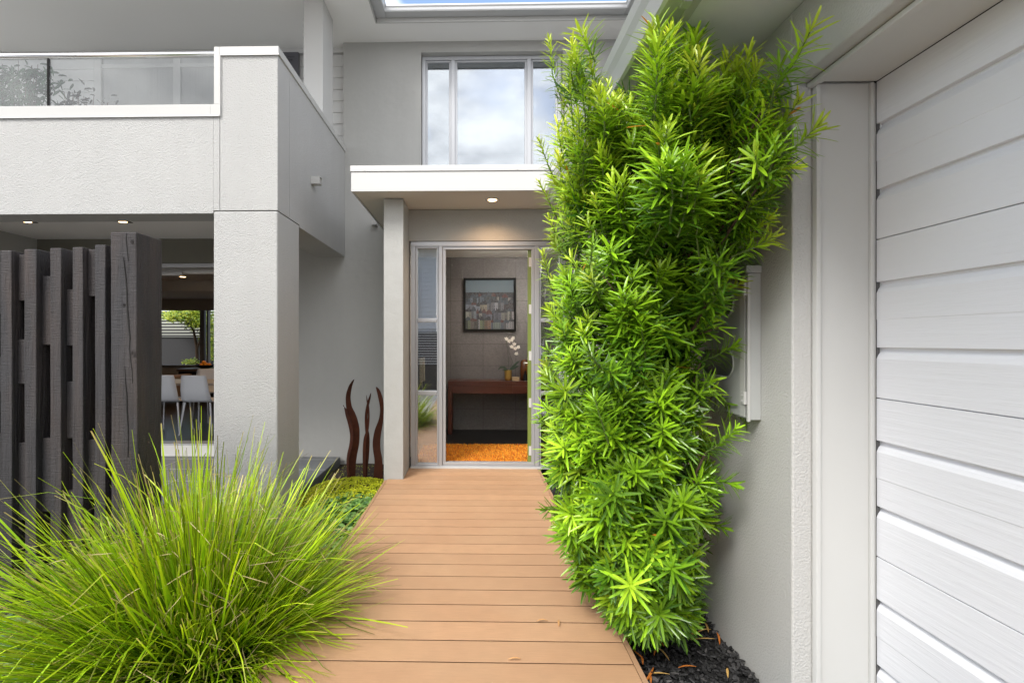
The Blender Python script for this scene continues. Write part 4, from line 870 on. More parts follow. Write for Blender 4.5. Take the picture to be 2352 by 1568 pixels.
# inner growth of older leaves, coloured darker to deepen the shade
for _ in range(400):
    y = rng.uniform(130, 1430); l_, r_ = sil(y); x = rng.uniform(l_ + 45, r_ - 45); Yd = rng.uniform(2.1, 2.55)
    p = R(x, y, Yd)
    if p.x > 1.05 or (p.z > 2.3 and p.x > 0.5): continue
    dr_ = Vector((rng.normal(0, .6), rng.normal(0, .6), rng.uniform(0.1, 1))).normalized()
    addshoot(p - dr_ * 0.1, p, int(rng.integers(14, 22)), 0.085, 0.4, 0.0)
PB, DB, NB, LB, WB, CA, CB, DRp = [], [], [], [], [], [], [], []
st = MB()
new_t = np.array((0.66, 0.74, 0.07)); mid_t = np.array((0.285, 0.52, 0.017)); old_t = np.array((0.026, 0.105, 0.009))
for (bs, tp, n, ll, br, fresh) in shoots:
    ax = (tp - bs); Lh = ax.length; axn = ax.normalized()
    a = Vector((0, 0, 1)) if abs(axn.z) < 0.9 else Vector((1, 0, 0)); u_ = axn.cross(a).normalized(); v_ = axn.cross(u_)
    ph = rng.uniform(0, 6.28)
    bend = Vector((rng.normal(0, .04), rng.normal(0, .04), 0.05)) * Lh
    mid = (bs + tp) / 2 - bend
    st.tube([bs, mid, tp], [0.0035, 0.003, 0.0018], 5, (0.10, 0.15, 0.03, 1), caps=False)
    lit = rng.uniform(0.62, 1.18)
    for k in range(n):
        t = (k + 0.5) / n; an = ph + k * 2.4
        pos = bs * (1 - t) ** 2 + mid * 2 * t * (1 - t) + tp * t * t
        rad = u_ * math.cos(an) + v_ * math.sin(an)
        el = np.interp(t, [0, 0.6, 0.9, 1.0], [0.30, 0.55, 1.0, 2.2]) * rng.uniform(0.75, 1.25)
        d_ = (rad + axn * el + Vector((rng.normal(0, .13), rng.normal(0, .13), rng.normal(-0.06, .16)))).normalized()
        l_ = ll * (1 if rng.random() > 0.12 else 0.6) * np.interp(t, [0, 0.3, 0.8, 1], [0.9, 1.05, 0.95, 0.55]) * rng.uniform(0.75, 1.15)
        PB.append(pos); DB.append(d_); NB.append(axn + rad * 0.1); LB.append(l_); WB.append(ll * 0.040 * rng.uniform(0.85, 1.15) + 0.0009)
        f_ = fresh * (0.15 + 1.1 * t)  # darker towards the shoot base: older leaves plus painted depth shade
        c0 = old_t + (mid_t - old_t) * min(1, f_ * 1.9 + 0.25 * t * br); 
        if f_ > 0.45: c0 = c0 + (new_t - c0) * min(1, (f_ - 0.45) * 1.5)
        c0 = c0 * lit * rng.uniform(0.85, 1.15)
        if rng.random() < 0.0015: c0 = np.array((0.6, 0.25, 0.03))
        CA.append(c0 * 0.95); CB.append(c0 * 1.12); DRp.append(rng.uniform(-0.03, 0.22))
PBn = np.array(PB)
V, Fq, Cc = leaves_mesh(PBn, np.array(DB), np.array(NB), np.array(LB), np.array(WB), np.array(CA), np.array(CB), np.array(DRp), rng)
V[:, 0] = np.minimum(V[:, 0], XW - 0.006 + 0 * V[:, 0])
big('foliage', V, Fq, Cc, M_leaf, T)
st.build('twig', mat('green_twig', (1, 1, 1, 1), 0.6, vcol=True), T)
tk = MB()
for k in range(6):
    a = k * 1.05; r0 = 0.05
    pts = []; zt3 = (2.0, 1.6, 2.2, 1.8, 1.4, 2.1)[k]
    for i in range(9):
        t = i / 8; pts.append((0.86 + math.cos(a) * (r0 + 0.14 * t) + 0.02 * math.sin(7 * t + k) - 0.12 * t, 2.38 + math.sin(a) * (r0 + 0.16 * t) + 0.02 * math.cos(5 * t + k) - 0.15 * t * t, -0.14 + (zt3 + 0.1) * t))
    tk.tube(pts, [0.016 * (1 - 0.75 * i / 8) for i in range(9)], 7)
    for i in range(2, 9):
        p = Vector(pts[i])
        for _ in range(3):
            d_ = Vector((rng.normal(), rng.normal(), rng.uniform(0.1, 0.9))).normalized(); e_ = p + d_ * rng.uniform(0.12, 0.26); e_.x = min(e_.x, 1.08)
            tk.tube([p, (p + e_) / 2 + Vector((0, 0, -0.01)), e_], [0.005, 0.004, 0.0025], 5)
# the stems that carry the long shoots
for (tx, ty, bx_, by_, Yd) in key:
    b0 = R(bx_, by_, Yd + 0.06); p0 = core(max(0.1, b0.z - 0.45)); tk.tube([p0, p0 * 0.4 + b0 * 0.6 + Vector((0, 0, -0.06)), b0], [0.007, 0.006, 0.004], 5)
tk.build('trunk', M_bark, T, smooth=True)

# ------------------------------------------------------------------ the tussock grass
def tussock(name, loc, label, n, Lr, rad, seed, flat=0.0, wid=0.0026):
    rng = np.random.default_rng(seed)
    T = thing(name, loc, label, 'grass plant')
    segs = 8
    ang = rng.uniform(0, 2 * PI, n); rr = rad * np.sqrt(rng.uniform(0, 1, n))
    lean = np.clip(rng.normal(0.08, 0.19, n) + 1.05 * (rr / rad) ** 1.25 + flat, 0.0, 1.42)
    az = ang + rng.normal(0, 0.45, n); lump = 1 + 0.07 * np.sin(3 * ang + 1) + 0.05 * np.sin(7 * ang)
    L_ = rng.uniform(Lr[0], Lr[1], n) * (1 - 0.10 * np.cos(az) ** 2)
    short = rng.random(n) < 0.78; L_[short] *= rng.uniform(0.48, 0.80, short.sum()); L_ *= lump * (1 - 0.40 * np.clip(np.cos(az), 0, 1) * np.sin(lean)) * (1 - 0.10 * np.cos(lean))
    P = np.stack([loc[0] + rr * np.cos(ang), loc[1] + rr * np.sin(ang), np.full(n, loc[2])], 1)
    curv = np.abs(rng.normal(0.08, 0.13, n)); longb = rng.random(n) < 0.20; curv[longb] += rng.uniform(0.25, 1.2, longb.sum())
    W_ = wid * rng.uniform(0.6, 1.2, n); star = rng.random(n) < 0.16; W_[star] *= 1.35; L_[star] *= 1.08
    tone = np.where(star, rng.uniform(1.1, 1.6, n), rng.uniform(0.35, 1.2, n))
    twist = rng.uniform(-0.9, 0.9, n)
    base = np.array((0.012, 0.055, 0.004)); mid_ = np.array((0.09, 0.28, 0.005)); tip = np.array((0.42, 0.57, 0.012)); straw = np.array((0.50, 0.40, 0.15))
    kind = rng.random(n); 
    rows = []; cols = []
    pos = P.copy(); th = lean.copy(); lat = rng.normal(0, 0.30, n)
    fr_ = rng.uniform(0.55, 1.25, n)[:, None]
    for i in range(segs + 1):
        t = i / segs
        dirv = np.stack([np.sin(th) * np.cos(az), np.sin(th) * np.sin(az), np.cos(th)], 1)
        side = np.stack([-np.sin(az + twist), np.cos(az + twist), np.zeros(n)], 1)
        ww = W_ * (0.75 + 0.5 * t) * (1 if t < 0.8 else (1 - (t - 0.8) * 2.6)); ww = np.maximum(ww, W_ * 0.35)
        rows += [pos - side * ww[:, None], pos + side * ww[:, None]]
        tt = min(1, (t * 1.6) ** 1.6); c = base * (1 - tt) + mid_ * tt  # blade bases coloured dark to deepen the shade inside the clump
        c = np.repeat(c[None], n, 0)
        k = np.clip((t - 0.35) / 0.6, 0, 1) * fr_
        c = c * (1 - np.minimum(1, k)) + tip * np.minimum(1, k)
        dry = (kind < 0.025) & ~star; c[dry] = straw * (0.6 + 0.4 * t)
        yel = (kind > 0.93); c[yel] = c[yel] * 0.5 + np.array((0.55, 0.50, 0.03)) * 0.5 * (0.3 + 0.7 * t)
        if i == segs: cut = kind % 0.1 < 0.06; c[cut] = straw * 0.8
        cols += [c, c]
        pos = pos + dirv * (L_ / segs)[:, None]; th = np.minimum(th + curv * (0.25 + 1.5 * t) / segs * 2.0, 2.7); az = az + lat / segs
        pos[:, 2] = np.maximum(pos[:, 2], np.where((pos[:, 0] > -0.83) & (pos[:, 0] < 0.62), 0.012, -0.2))
    V = np.stack(rows, 1).reshape(-1, 3); Cc = np.stack(cols, 1).reshape(-1, 3) * np.repeat(tone, 2 * (segs + 1))[:, None]
    m = 2 * (segs + 1); Fq = []
    for i in range(n):
        o = i * m
        for s in range(segs): a = o + 2 * s; Fq.append((a, a+1, a+3, a+2))
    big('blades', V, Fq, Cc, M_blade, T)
    # dead thatch caught in the clump
    m_ = 420; a = rng.uniform(0, 6.28, m_); r_ = rng.uniform(0.1, 0.62, m_); h_ = rng.uniform(0.02, 0.75, m_) * (1 - 0.5 * r_)
    P = np.stack([loc[0] + r_ * np.cos(a), loc[1] + r_ * np.sin(a), loc[2] + h_ + 0.1], 1); b_ = rng.uniform(0, 6.28, m_)
    D = np.stack([np.cos(b_), np.sin(b_), rng.normal(0, 0.5, m_)], 1); c = np.array((0.50, 0.40, 0.20)) * rng.uniform(0.5, 1.2, (m_, 1))
    V, Fq, Cc = leaves_mesh(P, D, np.stack([rng.normal(0, 1, m_), rng.normal(0, 1, m_), np.ones(m_)], 1), rng.uniform(0.04, 0.16, m_), np.full(m_, 0.0014), c, c, rng.uniform(-0.3, 0.6, m_), rng)
    big('dead_blades', V, Fq, Cc, M_blade, T)
    return T
tussock('tussock_grass', (-1.24, 2.24, -0.20), 'large spiky lime green tussock grass leaning over the deck edge', 7600, (0.70, 1.25), 0.27, 31, wid=0.0027)

# ------------------------------------------------------------------ ground cover
def cover(name, label, pts_fn, n, lr, cA, cB, seed, wide=0.42, lift=0.6, stuffz=0.03):
    rng = np.random.default_rng(seed); P = []
    while len(P) < n:
        p = pts_fn(rng)
        if p is not None: P.append(p)
    P = np.array(P); a = rng.uniform(0, 2 * PI, n)
    D = np.stack([np.cos(a), np.sin(a), rng.uniform(-0.1, lift, n)], 1); Nn = np.stack([rng.normal(0, .3, n), rng.normal(0, .3, n), np.ones(n)], 1)
    L_ = rng.uniform(lr[0], lr[1], n); t = rng.uniform(0, 1, (n, 1)) ** 1.3; c = np.array(cA) * (1 - t) + np.array(cB) * t
    V, Fq, Cc = leaves_mesh(P, D, Nn, L_, L_ * wide, c, c * 1.1, np.full(n, 0.25), rng)
    o = big(name, V, Fq, Cc, M_cover, None); return tag(o, label, 'ground cover', kind='stuff')
def mound(cx, cy, rx, ry, z, h, xmax=-0.815, zmin=0.0):
    def f(rng):
        while True:
            u_, v_ = rng.uniform(-1, 1, 2)
            if u_ * u_ + v_ * v_ < 1: break
        x, y = cx + rx * u_, cy + ry * v_
        if x > xmax + rng.normal(0, 0.01) or y > 5.86: return None
        bump = 0.5 + 0.5 * math.sin(x * 17 + 1.3) * math.sin(y * 13)
        return (x, y, z + h * math.sqrt(max(0, 1 - u_*u_ - v_*v_)) * (0.6 + 0.4 * bump) * rng.uniform(0.75, 1.0))
    return f
cover('lime_ground_cover', 'lime yellow creeping ground cover at the feet of the steel sculptures', mound(-1.18, 4.58, 0.44, 0.62, -0.195, 0.075), 5200, (0.012, 0.022), (0.45, 0.52, 0.015), (0.82, 0.84, 0.05), 5, lift=0.35)
cover('leafy_ground_cover', 'dark green round leafed ground cover between tussock grass and deck', mound(-1.08, 3.85, 0.42, 0.95, -0.21, 0.10), 2300, (0.028, 0.055), (0.04, 0.13, 0.02), (0.26, 0.46, 0.12), 6, wide=0.46)
cover('sparse_ground_cover', 'pale green leafy ground cover at the foot of the timber fence', mound(-2.1, 2.1, 0.8, 0.45, -0.21, 0.08, xmax=-1.3), 1500, (0.03, 0.07), (0.05, 0.12, 0.04), (0.22, 0.34, 0.16), 9, wide=0.4)
cover('bed_litter', 'scattered small clover like leaves over the soil near the steel sculptures', mound(-1.25, 5.45, 0.42, 0.4, -0.22, 0.02), 350, (0.008, 0.016), (0.25, 0.32, 0.02), (0.5, 0.5, 0.04), 10)

# mulch chips
rng = np.random.default_rng(14); mb = MB(); n = 5200
for i in range(n):
    near = rng.random() < 0.8
    x = rng.uniform(0.638, 1.122); y = rng.uniform(1.25, 2.7) if near else rng.uniform(2.7, 4.6)
    edge = max(0, (x - 1.0) / 0.12) * 0.012
    z = -0.128 + rng.uniform(-0.010, 0.018) + 0.010 * math.sin(x * 19) * math.sin(y * 13) + edge
    l = rng.uniform(0.008, 0.035) * (1.8 if rng.random() < 0.06 else 1); w_ = rng.uniform(0.002, 0.007) * (2.0 if rng.random() < 0.12 else 1); h_ = rng.uniform(0.0015, 0.004)
    a = rng.uniform(0, PI); tl = rng.normal(0, 0.35); rl = rng.normal(0, 0.5)
    d = Vector((math.cos(a) * math.cos(tl), math.sin(a) * math.cos(tl), math.sin(tl))); s = Vector((-math.sin(a), math.cos(a), rl)).normalized(); u_ = d.cross(s).normalized(); s = u_.cross(d)
    c = Vector((x, y, z))
    m_ = min(0.0, XW - 0.003 - (x + abs(d.x) * l / 2 + abs(s.x) * w_)); c.x += m_
    m_ = max(0.0, 0.634 - (x - abs(d.x) * l / 2 - abs(s.x) * w_)); c.x += m_
    br = rng.uniform(0.5, 1.5) ** 2 * 0.020; col = (br, br * 0.98, br * 1.02, 1)
    if rng.random() < 0.05: col = (0.09, 0.085, 0.085, 1)
    vs = []
    for (i1, tp) in ((-1, 0.6), (1, 0.5)):
        for (j1, k1) in ((-1, -1), (1, -1), (1, 1), (-1, 1)): vs.append(c + d * (i1 * l / 2) + s * (j1 * w_ * tp * rng.uniform(0.6, 1.2)) + u_ * (k1 * h_ * tp))
    mid = [c + s * (j1 * w_ * rng.uniform(0.8, 1.1)) + u_ * (k1 * h_) for (j1, k1) in ((-1, -1), (1, -1), (1, 1), (-1, 1))]
    vs = vs[:4] + mid + vs[4:]
    fs = [(0, 3, 2, 1), (8, 9, 10, 11)] + [(r*4+k, r*4+(k+1)%4, (r+1)*4+(k+1)%4, (r+1)*4+k) for r in (0, 1) for k in range(4)]
    mb.add(vs, fs, col)
o = mb.build('bark_mulch', M_chip); tag(o, 'loose black bark chips in the strip below the shrub', 'mulch', kind='stuff')

# fallen leaves
def cr6(x, y): return 1378 + .1945 * x, 1263.3 + .1945 * y
rg = random.Random(3)
FL = [(300,940,1.5,80),(510,1055,0.08,210),(900,990,0.1,150),(880,930,-0.6,120),(705,1075,1.57,120),(740,1220,1.3,150),(1090,1010,2.0,120),(1230,1065,-0.05,240),(1405,1050,1.9,130),(1265,920,1.8,110),
      (445,1245,1.2,90),(500,1310,1.8,80),(655,1220,2.2,60),(1030,1390,-0.1,190),(690,1475,0.0,230),(590,1500,2.2,200),(1505,1455,2.0,100),(335,1060,2.7,150),(245,860,1.0,110),(800,800,2.4,150),(1230,960,2.8,170),(390,845,2.1,50),(1160,900,2.4,90),(600,1540,1.9,80)]
def fallen(i, p, th, Ln, label, col, grp):
    T_ = MB(); pts = []
    bend = rg.uniform(-0.25, 0.25); n = 6; d = Vector((math.cos(th), math.sin(th), 0)); s = Vector((-d.y, d.x, 0))
    vs = []; fs = []
    for k in range(n + 1):
        t = k / n; c = p + d * (Ln * (t - 0.5)) + s * (bend * Ln * (t - 0.5) ** 2) + Vector((0, 0, 0.004 + 0.006 * math.sin(PI * t))); w_ = 0.0042 * math.sin(PI * (0.06 + 0.9 * t)) + 0.0004
        vs += [c - s * w_ + Vector((0, 0, 0.0015)), c, c + s * w_ + Vector((0, 0, 0.0015))]
    for k in range(n): a = 3 * k; fs += [(a, a+1, a+4, a+3), (a+1, a+2, a+5, a+4)]
    T_.add(vs, fs, col); return tag(T_.build('fallen_leaf', M_deadleaf), label, 'fallen leaf', grp)
cols_ = [((0.62, 0.20, 0.03, 1), 'slender orange dead leaf lying on the black mulch'), ((0.60, 0.38, 0.12, 1), 'slender tan dead leaf lying on the black mulch')]
for i, (a, b_, th, ln) in enumerate(FL):
    p = G(*cr6(a, b_), -0.112); cc, lb = cols_[1 if i in (1, 2, 7, 14, 16, 17, 20, 5, 9) else 0]
    Ln = ln * .1945 * p.y / F * 1.15; 
    if abs(math.sin(th)) > 0.6: Ln *= 1.7
    fallen(i, p, -th, Ln, lb, cc, 'dead leaves on the mulch')
for (a, b_, th, lb) in ((1283, 1432, 1.4, 'small tan dead leaf upright to the boards on the deck'), (1245, 1427, 0.1, 'thin curled dead leaf lying along a deck board'), (1182, 1516, 0.1, 'small orange leaf on the nearest deck boards')):
    fallen(0, G(a, b_, 0.001), th, 0.05, lb, (0.55, 0.30, 0.12, 1), 'dead leaves on the deck')

# ------------------------------------------------------------------ steel sculptures
def ribbon(name, label, left, right, Yd, th, pats=()):
    """an outline of cut plate at its own depth, thickness th"""
    q = R(left[-1][0], left[-1][1], Yd); T = thing(name, (q.x, Yd, -0.22), label, 'sculpture', 'rusted steel sculptures in the garden bed')
    return T
def smoothpoly(pts, k=4):
    out = []
    for i in range(len(pts) - 1):
        p0 = pts[max(i-1, 0)]; p1 = pts[i]; p2 = pts[i+1]; p3 = pts[min(i+2, len(pts)-1)]
        for j in range(k):
            t = j / k
            out.append(tuple(0.5 * ((2*p1[c]) + (-p0[c]+p2[c])*t + (2*p0[c]-5*p1[c]+4*p2[c]-p3[c])*t*t + (-p0[c]+3*p1[c]-3*p2[c]+p3[c])*t**3) for c in (0, 1)))
    out.append(pts[-1]); return out
def plate(mb, L_, R_, Yd, th, skew=0.0):
    """plate between two outlines (photo pixels), both resampled by height"""
    L_, R_ = smoothpoly(L_), smoothpoly(R_)
    ys = np.linspace(max(L_[0][1], R_[0][1]), min(L_[-1][1], R_[-1][1]), 46)
    lx = np.interp(ys, [p[1] for p in L_], [p[0] for p in L_]); rx = np.interp(ys, [p[1] for p in R_], [p[0] for p in R_])
    vs = []; fs = []
    for y, a, b_ in zip(ys, lx, rx):
        A = R(a, y, Yd); B = R(max(b_, a + 0.15), y, Yd); B.y += skew
        vs += [A, B, B + Vector((0, th, 0)), A + Vector((0, th, 0))]
    n = len(ys)
    for i in range(n - 1):
        for k in range(4): fs.append((i*4+k, i*4+(k+1)%4, (i+1)*4+(k+1)%4, (i+1)*4+k))
    fs += [(0, 1, 2, 3), ((n-1)*4+3, (n-1)*4+2, (n-1)*4+1, (n-1)*4)]
    mb.add(vs, fs)
AL = [(810.8,872),(800.7,886.8),(794.5,907.9),(794.6,929),(797,947.5),(802.5,964),(806.5,980.5),(808,1000.6),(806,1020.7),(801.4,1039),(798.3,1057),(798.6,1075.7),(804,1100)]
AR = [(811,872),(805.3,889),(802,912),(804.9,935),(811.4,947.5),(817.8,964),(822.3,984),(822.9,1002.4),(821.4,1024.4),(817.8,1042.7),(815,1061),(813.7,1075.7),(813.2,1100)]
A2L = [(789.3,930),(791.5,942),(794,955),(799,972),(802.5,988),(804,1003),(802,1022),(797.8,1040),(795.8,1057),(796.3,1075),(797.5,1100)]
A2R = [(789.8,930),(797,938),(801.8,950),(808,964),(812,980),(813.5,1000),(811.5,1020),(806.5,1040),(804,1057),(804,1075),(806,1100)]
Ys = 5.15
T = ribbon('steel_sculpture', 'tall rusted steel double blade sculpture, the left one of three', AL, AR, Ys, 0.02)
mb = MB(); plate(mb, AL, AR, Ys, 0.012, 0.05); part(mb, 'blade', M_steel, parent=T)
mb = MB(); plate(mb, A2L, A2R, Ys - 0.03, 0.012, -0.04); part(mb, 'blade', M_steel, parent=T)
T = ribbon('steel_sculpture', 'slim rusted steel sculpture of two crossing blades, in the middle', [(838, 1098)], None, Ys, 0.02)
def stripe(c, w0):
    Lp = [(x - w_ / 2, y) for (x, y, w_) in c]; Rp = [(x + w_ / 2, y) for (x, y, w_) in c]; return Lp, Rp
mb = MB(); a, b_ = stripe([(851, 903, 0.4), (848, 915, 3.5), (844.5, 928, 4.5), (841.3, 945, 5), (840.4, 965, 5.5), (841.5, 985, 6), (843.5, 1000, 7), (844, 1020, 7), (842.5, 1050, 7), (840, 1075, 6.5), (839, 1102, 6)], 0); plate(mb, a, b_, Ys + 0.02, 0.012, 0.02); part(mb, 'blade', M_steel, parent=T)
mb = MB(); a, b_ = stripe([(841.5, 907, 0.4), (843, 917, 3), (845.5, 930, 4.5), (847.3, 948, 4.5), (846.5, 970, 5), (843.5, 990, 6), (839, 1005, 7), (837.5, 1025, 8), (837, 1050, 8), (837, 1075, 7.5), (838, 1102, 6.5)], 0); plate(mb, a, b_, Ys - 0.01, 0.012, -0.02); part(mb, 'blade', M_steel, parent=T)
CL = [(863.2,889),(868,910),(872.2,931),(872.7,947.5),(869,965.8),(861.7,984),(857.1,1004),(855.9,1020.7),(857.1,1035.4),(860.2,1057),(859.5,1075.7),(857.5,1102)]
CR = [(863.7,889),(871,897),(878.2,918),(879.6,935),(879.5,947.5),(878.2,971),(874.2,993),(871.8,1015),(872.7,1035),(876,1053.7),(877.6,1075.7),(877.3,1102)]
T = ribbon('steel_sculpture', 'broad rusted steel blade sculpture nearest the entry pier', CL, CR, Ys, 0.02)
mb = MB(); plate(mb, CL, CR, Ys - 0.02, 0.012, 0.03); part(mb, 'blade', M_steel, parent=T)

# ------------------------------------------------------------------ timber fence
YF = 2.55
T = thing('timber_fence', (-2.1, YF, -0.24), 'dark stained fence of upright timber sleepers with offset blocks', 'fence')
rg = random.Random(6)
def wob(mb, x0, x1, y0, y1, z0, z1, n=14, amp=0.0018):
    rr_ = np.random.default_rng(int(abs(x0 * 1000) + abs(z1 * 100))); vs = []; fs = []
    walk = np.cumsum(rr_.normal(0, amp * 0.35, (n + 1, 8)), 0); walk -= walk.mean(0); walk = np.clip(walk, -0.003, 0.003)
    for i in range(n + 1):
        z = z0 + (z1 - z0) * i / n; j = walk[i]
        vs += [(x0 + j[0], y0 + j[1], z), (x1 + j[2], y0 + j[3], z), (x1 + j[4], y1 + j[5], z), (x0 + j[6], y1 + j[7], z)]
    for i in range(n):
        for k in range(4): fs.append((i*4+k, i*4+(k+1)%4, (i+1)*4+(k+1)%4, (i+1)*4+k))
    fs += [(3, 2, 1, 0), (n*4, n*4+1, n*4+2, n*4+3)]; mb.add(vs, fs)
def zy(y, x=200): return R(x, y, YF).z
PX = [(-106, -78, 573), (-53, -26, 575), (0, 27, 575), (56, 83, 572), (115, 140, 569.5), (166, 190, 567.5), (217, 242, 562)]
PXw = []
for (a, b_, yt) in PX:
    xa, xb_ = R(a, 900, YF).x, R(b_, 900, YF).x; mb = MB(); wob(mb, xa, xb_, YF + 0.0, YF + 0.19, -0.24, zy(yt, a)); part(mb, 'post', M_timber, parent=T, bevel=0.004); PXw.append((xa, xb_))
xa, xb_ = R(261, 900, YF).x, R(321, 900, YF).x
mb = MB(); wob(mb, xa, xb_, YF - 0.02, YF + 0.185, -0.26, R(290, 533, YF - 0.02).z, 20, 0.0025); bp_ = part(mb, 'corner_post', M_timber, 'thick corner post with long drying cracks', parent=T, bevel=0.006)
PXw.append((xa, xb_))
blocks = {1: [(575, 615), (650, 690), (745, 880)], 2: [(585, 689), (779, 883), (1005, 1100)], 3: [(632, 792), (1010, 1200)], 4: [(663, 794), (877, 1010), (1215, 1330)], 5: [(570, 679), (1010, 1100)], 6: [(611, 770), (893, 1055), (1230, 1400)]}
blocks = {1: [(600, 720), (820, 900), (1000, 1300)], 2: [(582, 689), (779, 883), (1020, 1200)], 3: [(632, 792), (1009, 1180)], 4: [(663, 794), (877, 1009), (1130, 1300)], 5: [(570, 679), (1012, 1150)], 6: [(611, 770), (893, 1055), (1200, 1400)]}
for i, bl in blocks.items():
    x0, x1 = PXw[i][1] + 0.001, PXw[i + 1][0] - 0.001
    for (a, b_) in bl:
        mb = MB(); wob(mb, x0, x1, YF + 0.035, YF + 0.15, zy(b_, 100), zy(a, 100), 6, 0.0008); part(mb, 'spacer_block', M_timber, parent=T, bevel=0.003)
mb = MB(); mb.box(R(-160, 800, YF).x, PXw[-1][0] - 0.002, YF + 0.192, YF + 0.215, -0.24, zy(610, 100)); part(mb, 'dark_gap_panel', mat('gap_shade_black', (0.008, 0.008, 0.009, 1), 0.8, bump=[(20, (4, 4, 0.5), 0.006, 4)]), parent=T)  # black panel added behind the posts so the gaps look dark
# drying cracks on the corner post
def crack(pts, wd):
    mb = MB(); vs = []; fs = []; n = len(pts)
    for i, (x, y) in enumerate(pts):
        w_ = wd * math.sin(PI * (0.04 + 0.92 * i / (n - 1))); p = R(x, y, YF - 0.0236)
        vs += [(p.x - w_, p.y, p.z), (p.x + w_, p.y + 0.0, p.z), (p.x + w_, p.y + 0.004, p.z), (p.x - w_, p.y + 0.004, p.z)]
    for i in range(n - 1):
        for k in range(4): fs.append((i*4+k, i*4+(k+1)%4, (i+1)*4+(k+1)%4, (i+1)*4+k))
    mb.add(vs, fs); part(mb, 'crack', M_crack, parent=bp_)
crack([(283, 590), (285, 610), (288, 635), (291, 670), (292, 710), (295, 745), (298, 775), (297, 800), (300, 830), (303, 850), (304, 880)], 0.0034)
crack([(290, 535), (289, 550), (292, 575), (294, 600)], 0.002)
crack([(286, 840), (288, 880), (291, 910), (291, 940), (294, 990), (293, 1050)], 0.0026)

for (kx, ky, kr) in ((307, 812, 0.017), (284, 700, 0.008), (303, 555, 0.010)):
    p = R(kx, ky, YF - 0.0225); mb = MB(); n_ = 18
    for ri, (r_, yo) in enumerate(((1.0, 0.0), (0.66, -0.0012), (0.33, -0.002))):
        ring = [(p.x + kr * r_ * 0.8 * math.cos(2*PI*k/n_), p.y + yo, p.z + kr * r_ * 1.25 * math.sin(2*PI*k/n_)) for k in range(n_)]
        mb.tube(ring + [ring[0]], 0.0011, 5, caps=False)
    part(mb, 'knot', M_timber, parent=bp_)

# ------------------------------------------------------------------ balcony plants
rng = np.random.default_rng(77)
def potplant(px_, py_, Yd, wpx, hpx, n, label, cA, cB, stems=6, ll=0.07):
    base = R(px_, py_, Yd); base.z = 2.60
    T = thing('potted_shrub', (base.x, Yd, 2.60), label, 'plant')
    mb = MB(); mb.lathe(base.x, Yd, [(0.09, 2.6005), (0.12, 2.80), (0.125, 2.80), (0.11, 2.79), (0.001, 2.78)], 20); part(mb, 'pot', M_dark, parent=T, smooth=True)
    s_ = MB(); P, D = [], []
    for k in range(stems):
        tx = px_ + rng.uniform(-wpx, wpx); ty = py_ - hpx * rng.uniform(0.65, 1); tp = R(tx, ty, Yd + rng.uniform(-0.12, 0.12)); b0 = Vector((base.x, Yd, 2.78)); md = (b0 + tp) / 2 + Vector(((tp.x - b0.x) * 0.2, 0, 0.05))
        s_.tube([b0, md, tp], [0.006, 0.005, 0.002], 5)
        m_ = n // stems
        for i in range(m_):
            t = 0.35 + 0.65 * (i + .5) / m_; p = b0 * (1-t)**2 + md * 2*t*(1-t) + tp * t*t; a = rng.uniform(0, 6.28)
            sp = (tp - b0).length * 0.22
            q_ = p + Vector((rng.normal(0, sp * .5), rng.normal(0, sp * .3), rng.normal(0, sp * .35)))
            q_.y = max(q_.y, Yd - 0.2); q_.z = min(q_.z, 3.74)
            P.append(q_); D.append(Vector((math.cos(a), 0.4 * math.sin(a), rng.uniform(-0.8, 0.3))))
    part(s_, 'stem', M_bark, parent=T); P = np.array(P); D = np.array(D); k = len(P)
    Nn = np.tile((0.1, 0.5, 1.0), (k, 1)); L_ = rng.uniform(ll * .7, ll * 1.2, k); t = rng.uniform(0, 1, (k, 1)); c = np.array(cA) * (1 - t) + np.array(cB) * t
    V, Fq, Cc = leaves_mesh(P, D, Nn, L_, L_ * 0.13, c, c, np.full(k, 0.3), rng)
    big('foliage', V, Fq, Cc, M_cover, T)
potplant(165, 250, 4.55, 22, 40, 110, 'dark leafy potted shrub behind the balcony glass', (0.006, 0.010, 0.006), (0.02, 0.03, 0.015), 5, 0.075)
potplant(205, 250, 4.55, 14, 36, 60, 'slim dark potted shrub, second behind the balcony glass', (0.006, 0.010, 0.006), (0.02, 0.03, 0.015), 3, 0.075)
potplant(243, 250, 4.55, 14, 18, 40, 'low dark potted shrub, nearest the balcony corner', (0.006, 0.010, 0.006), (0.02, 0.03, 0.015), 3, 0.075)
potplant(40, 270, 4.6, 70, 135, 900, 'green shrub standing in for foliage reflected in the balcony glass', (0.012, 0.04, 0.015), (0.05, 0.12, 0.05), 12, 0.08)  # plant added in place of a tree mirrored in the glass

# ------------------------------------------------------------------ back garden seen through the dining room
T = thing('screen_fence', (-8.4, 14.2, -0.2), 'dark horizontal slat screen in the rear garden', 'fence')
mb = MB(); z = 1.35
while z < 2.6: mb.box(-13, -4, 14.2, 14.23, z, z + 0.05); z += 0.085
part(mb, 'slat_panel', M_dark, parent=T)
mb = MB(); mb.box(-13, -4, 14.24, 14.4, -0.25, 1.34); part(mb, 'base_wall', mat('charcoal_wall', (0.03, 0.03, 0.032, 1), 0.8), parent=T)
T = thing('maple_tree', (-7.4, 13.2, -0.25), 'yellow green leafy tree outside the rear dining room window', 'tree')
mb = MB(); b0 = Vector(R(455, 900, 13.2)); b0.z = -0.25; mb.tube([b0, R(452, 800, 13.2), R(445, 760, 13.2), R(425, 728, 13.2)], [0.05, 0.04, 0.03, 0.012], 8); mb.tube([R(452, 800, 13.2), R(470, 760, 13.2), R(485, 725, 13.2)], [0.035, 0.02, 0.01], 8); part(mb, 'trunk', M_bark, parent=T)
P = []
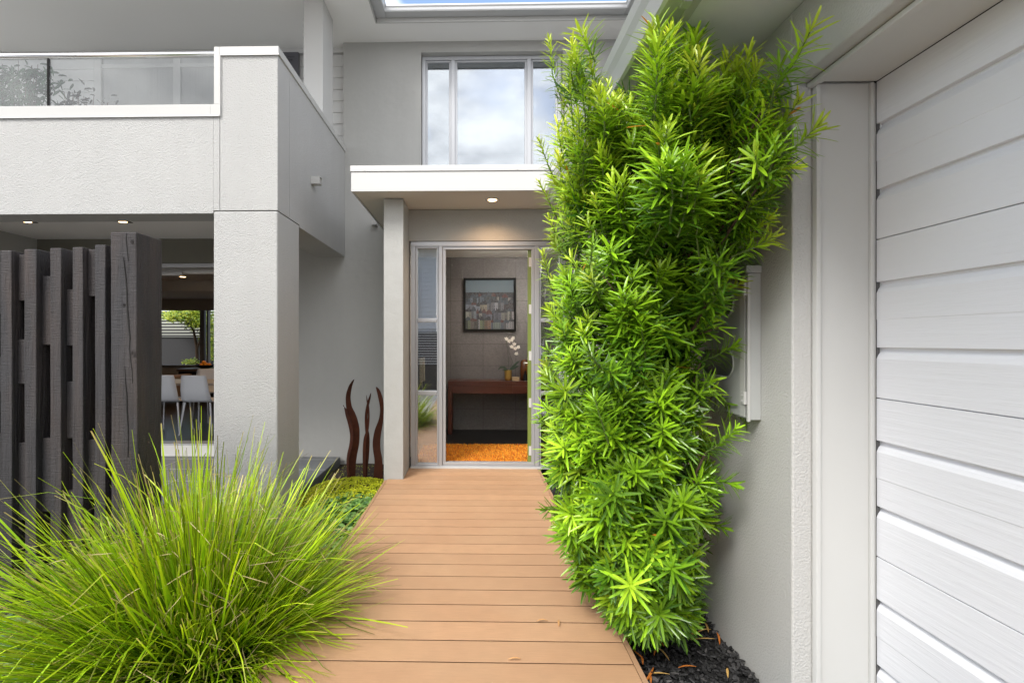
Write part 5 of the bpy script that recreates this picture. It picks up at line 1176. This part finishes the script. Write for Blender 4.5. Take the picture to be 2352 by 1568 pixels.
for (cx_, cy_, sx, sy, n) in ((400, 725, 22, 9, 900), (430, 715, 25, 12, 1400), (455, 735, 30, 16, 1500), (480, 760, 14, 30, 900), (440, 832, 14, 6, 200), (470, 690, 40, 25, 1500), (484, 800, 8, 25, 300)):
    for _ in range(n):
        q = R(cx_ + rng.normal(0, sx * .6), cy_ + rng.normal(0, sy * .6), 13.2 + rng.normal(0, 0.35)); P.append(q)
P = np.array(P); n = len(P); a = rng.uniform(0, 6.28, n); D = np.stack([np.cos(a), np.sin(a), rng.normal(0, .4, n)], 1); t = rng.uniform(0, 1, (n, 1)); c = np.array((0.10, 0.24, 0.02)) * (1 - t) + np.array((0.55, 0.60, 0.05)) * t
V, Fq, Cc = leaves_mesh(P, D, np.tile((0.1, -0.6, 1.0), (n, 1)), rng.uniform(0.05, 0.09, n), rng.uniform(0.012, 0.022, n), c, c, np.full(n, .2), rng); big('crown', V, Fq, Cc, M_cover, T)

# ------------------------------------------------------------------ neighbour's house across the way (mirrored in the sidelights)
T = thing('neighbour_house', (-2.5, -6, -0.25), 'white weatherboard house mirrored in the left sidelight', 'house')
YN = -5.2
mb = MB(); z = 1.6
while z < 4.1: mb.prism([(YN + 0.022, z), (YN, z), (YN, z + 0.128), (YN + 0.004, z + 0.128)], 'x', -6, -1.15); z += 0.128
part(mb, 'wall', M_board, parent=T)
mb = MB(); mb.box(-6, -1.15, YN - 4, YN - 0.001, -0.25, 4.0); part(mb, 'rear_wall', M_board, parent=T)
mb = MB(); frame(mb, -3.4, -1.62, 1.8, 3.4, YN + 0.023, 0.14, 0.05); part(mb, 'window', M_white, parent=T)
mb = MB(); mb.prism([(YN + 0.5, 4.0), (YN - 4, 5.6), (YN - 4, 4.0)], 'x', -6.4, -0.8); part(mb, 'roof', M_cap, parent=T)
T = thing('boundary_fence', (-2, -5.0, -0.25), 'pale horizontal slat fence mirrored in the left sidelight', 'fence')
mb = MB(); z = 0.55
while z < 1.5: mb.box(-6, 0.5, -5.0, -4.97, z, z + 0.022); z += 0.075
part(mb, 'slat_panel', M_board, parent=T)
mb = MB(); mb.box(-6, 0.5, -5.1, -5.06, -0.25, 1.5); part(mb, 'backing', M_dark, parent=T)
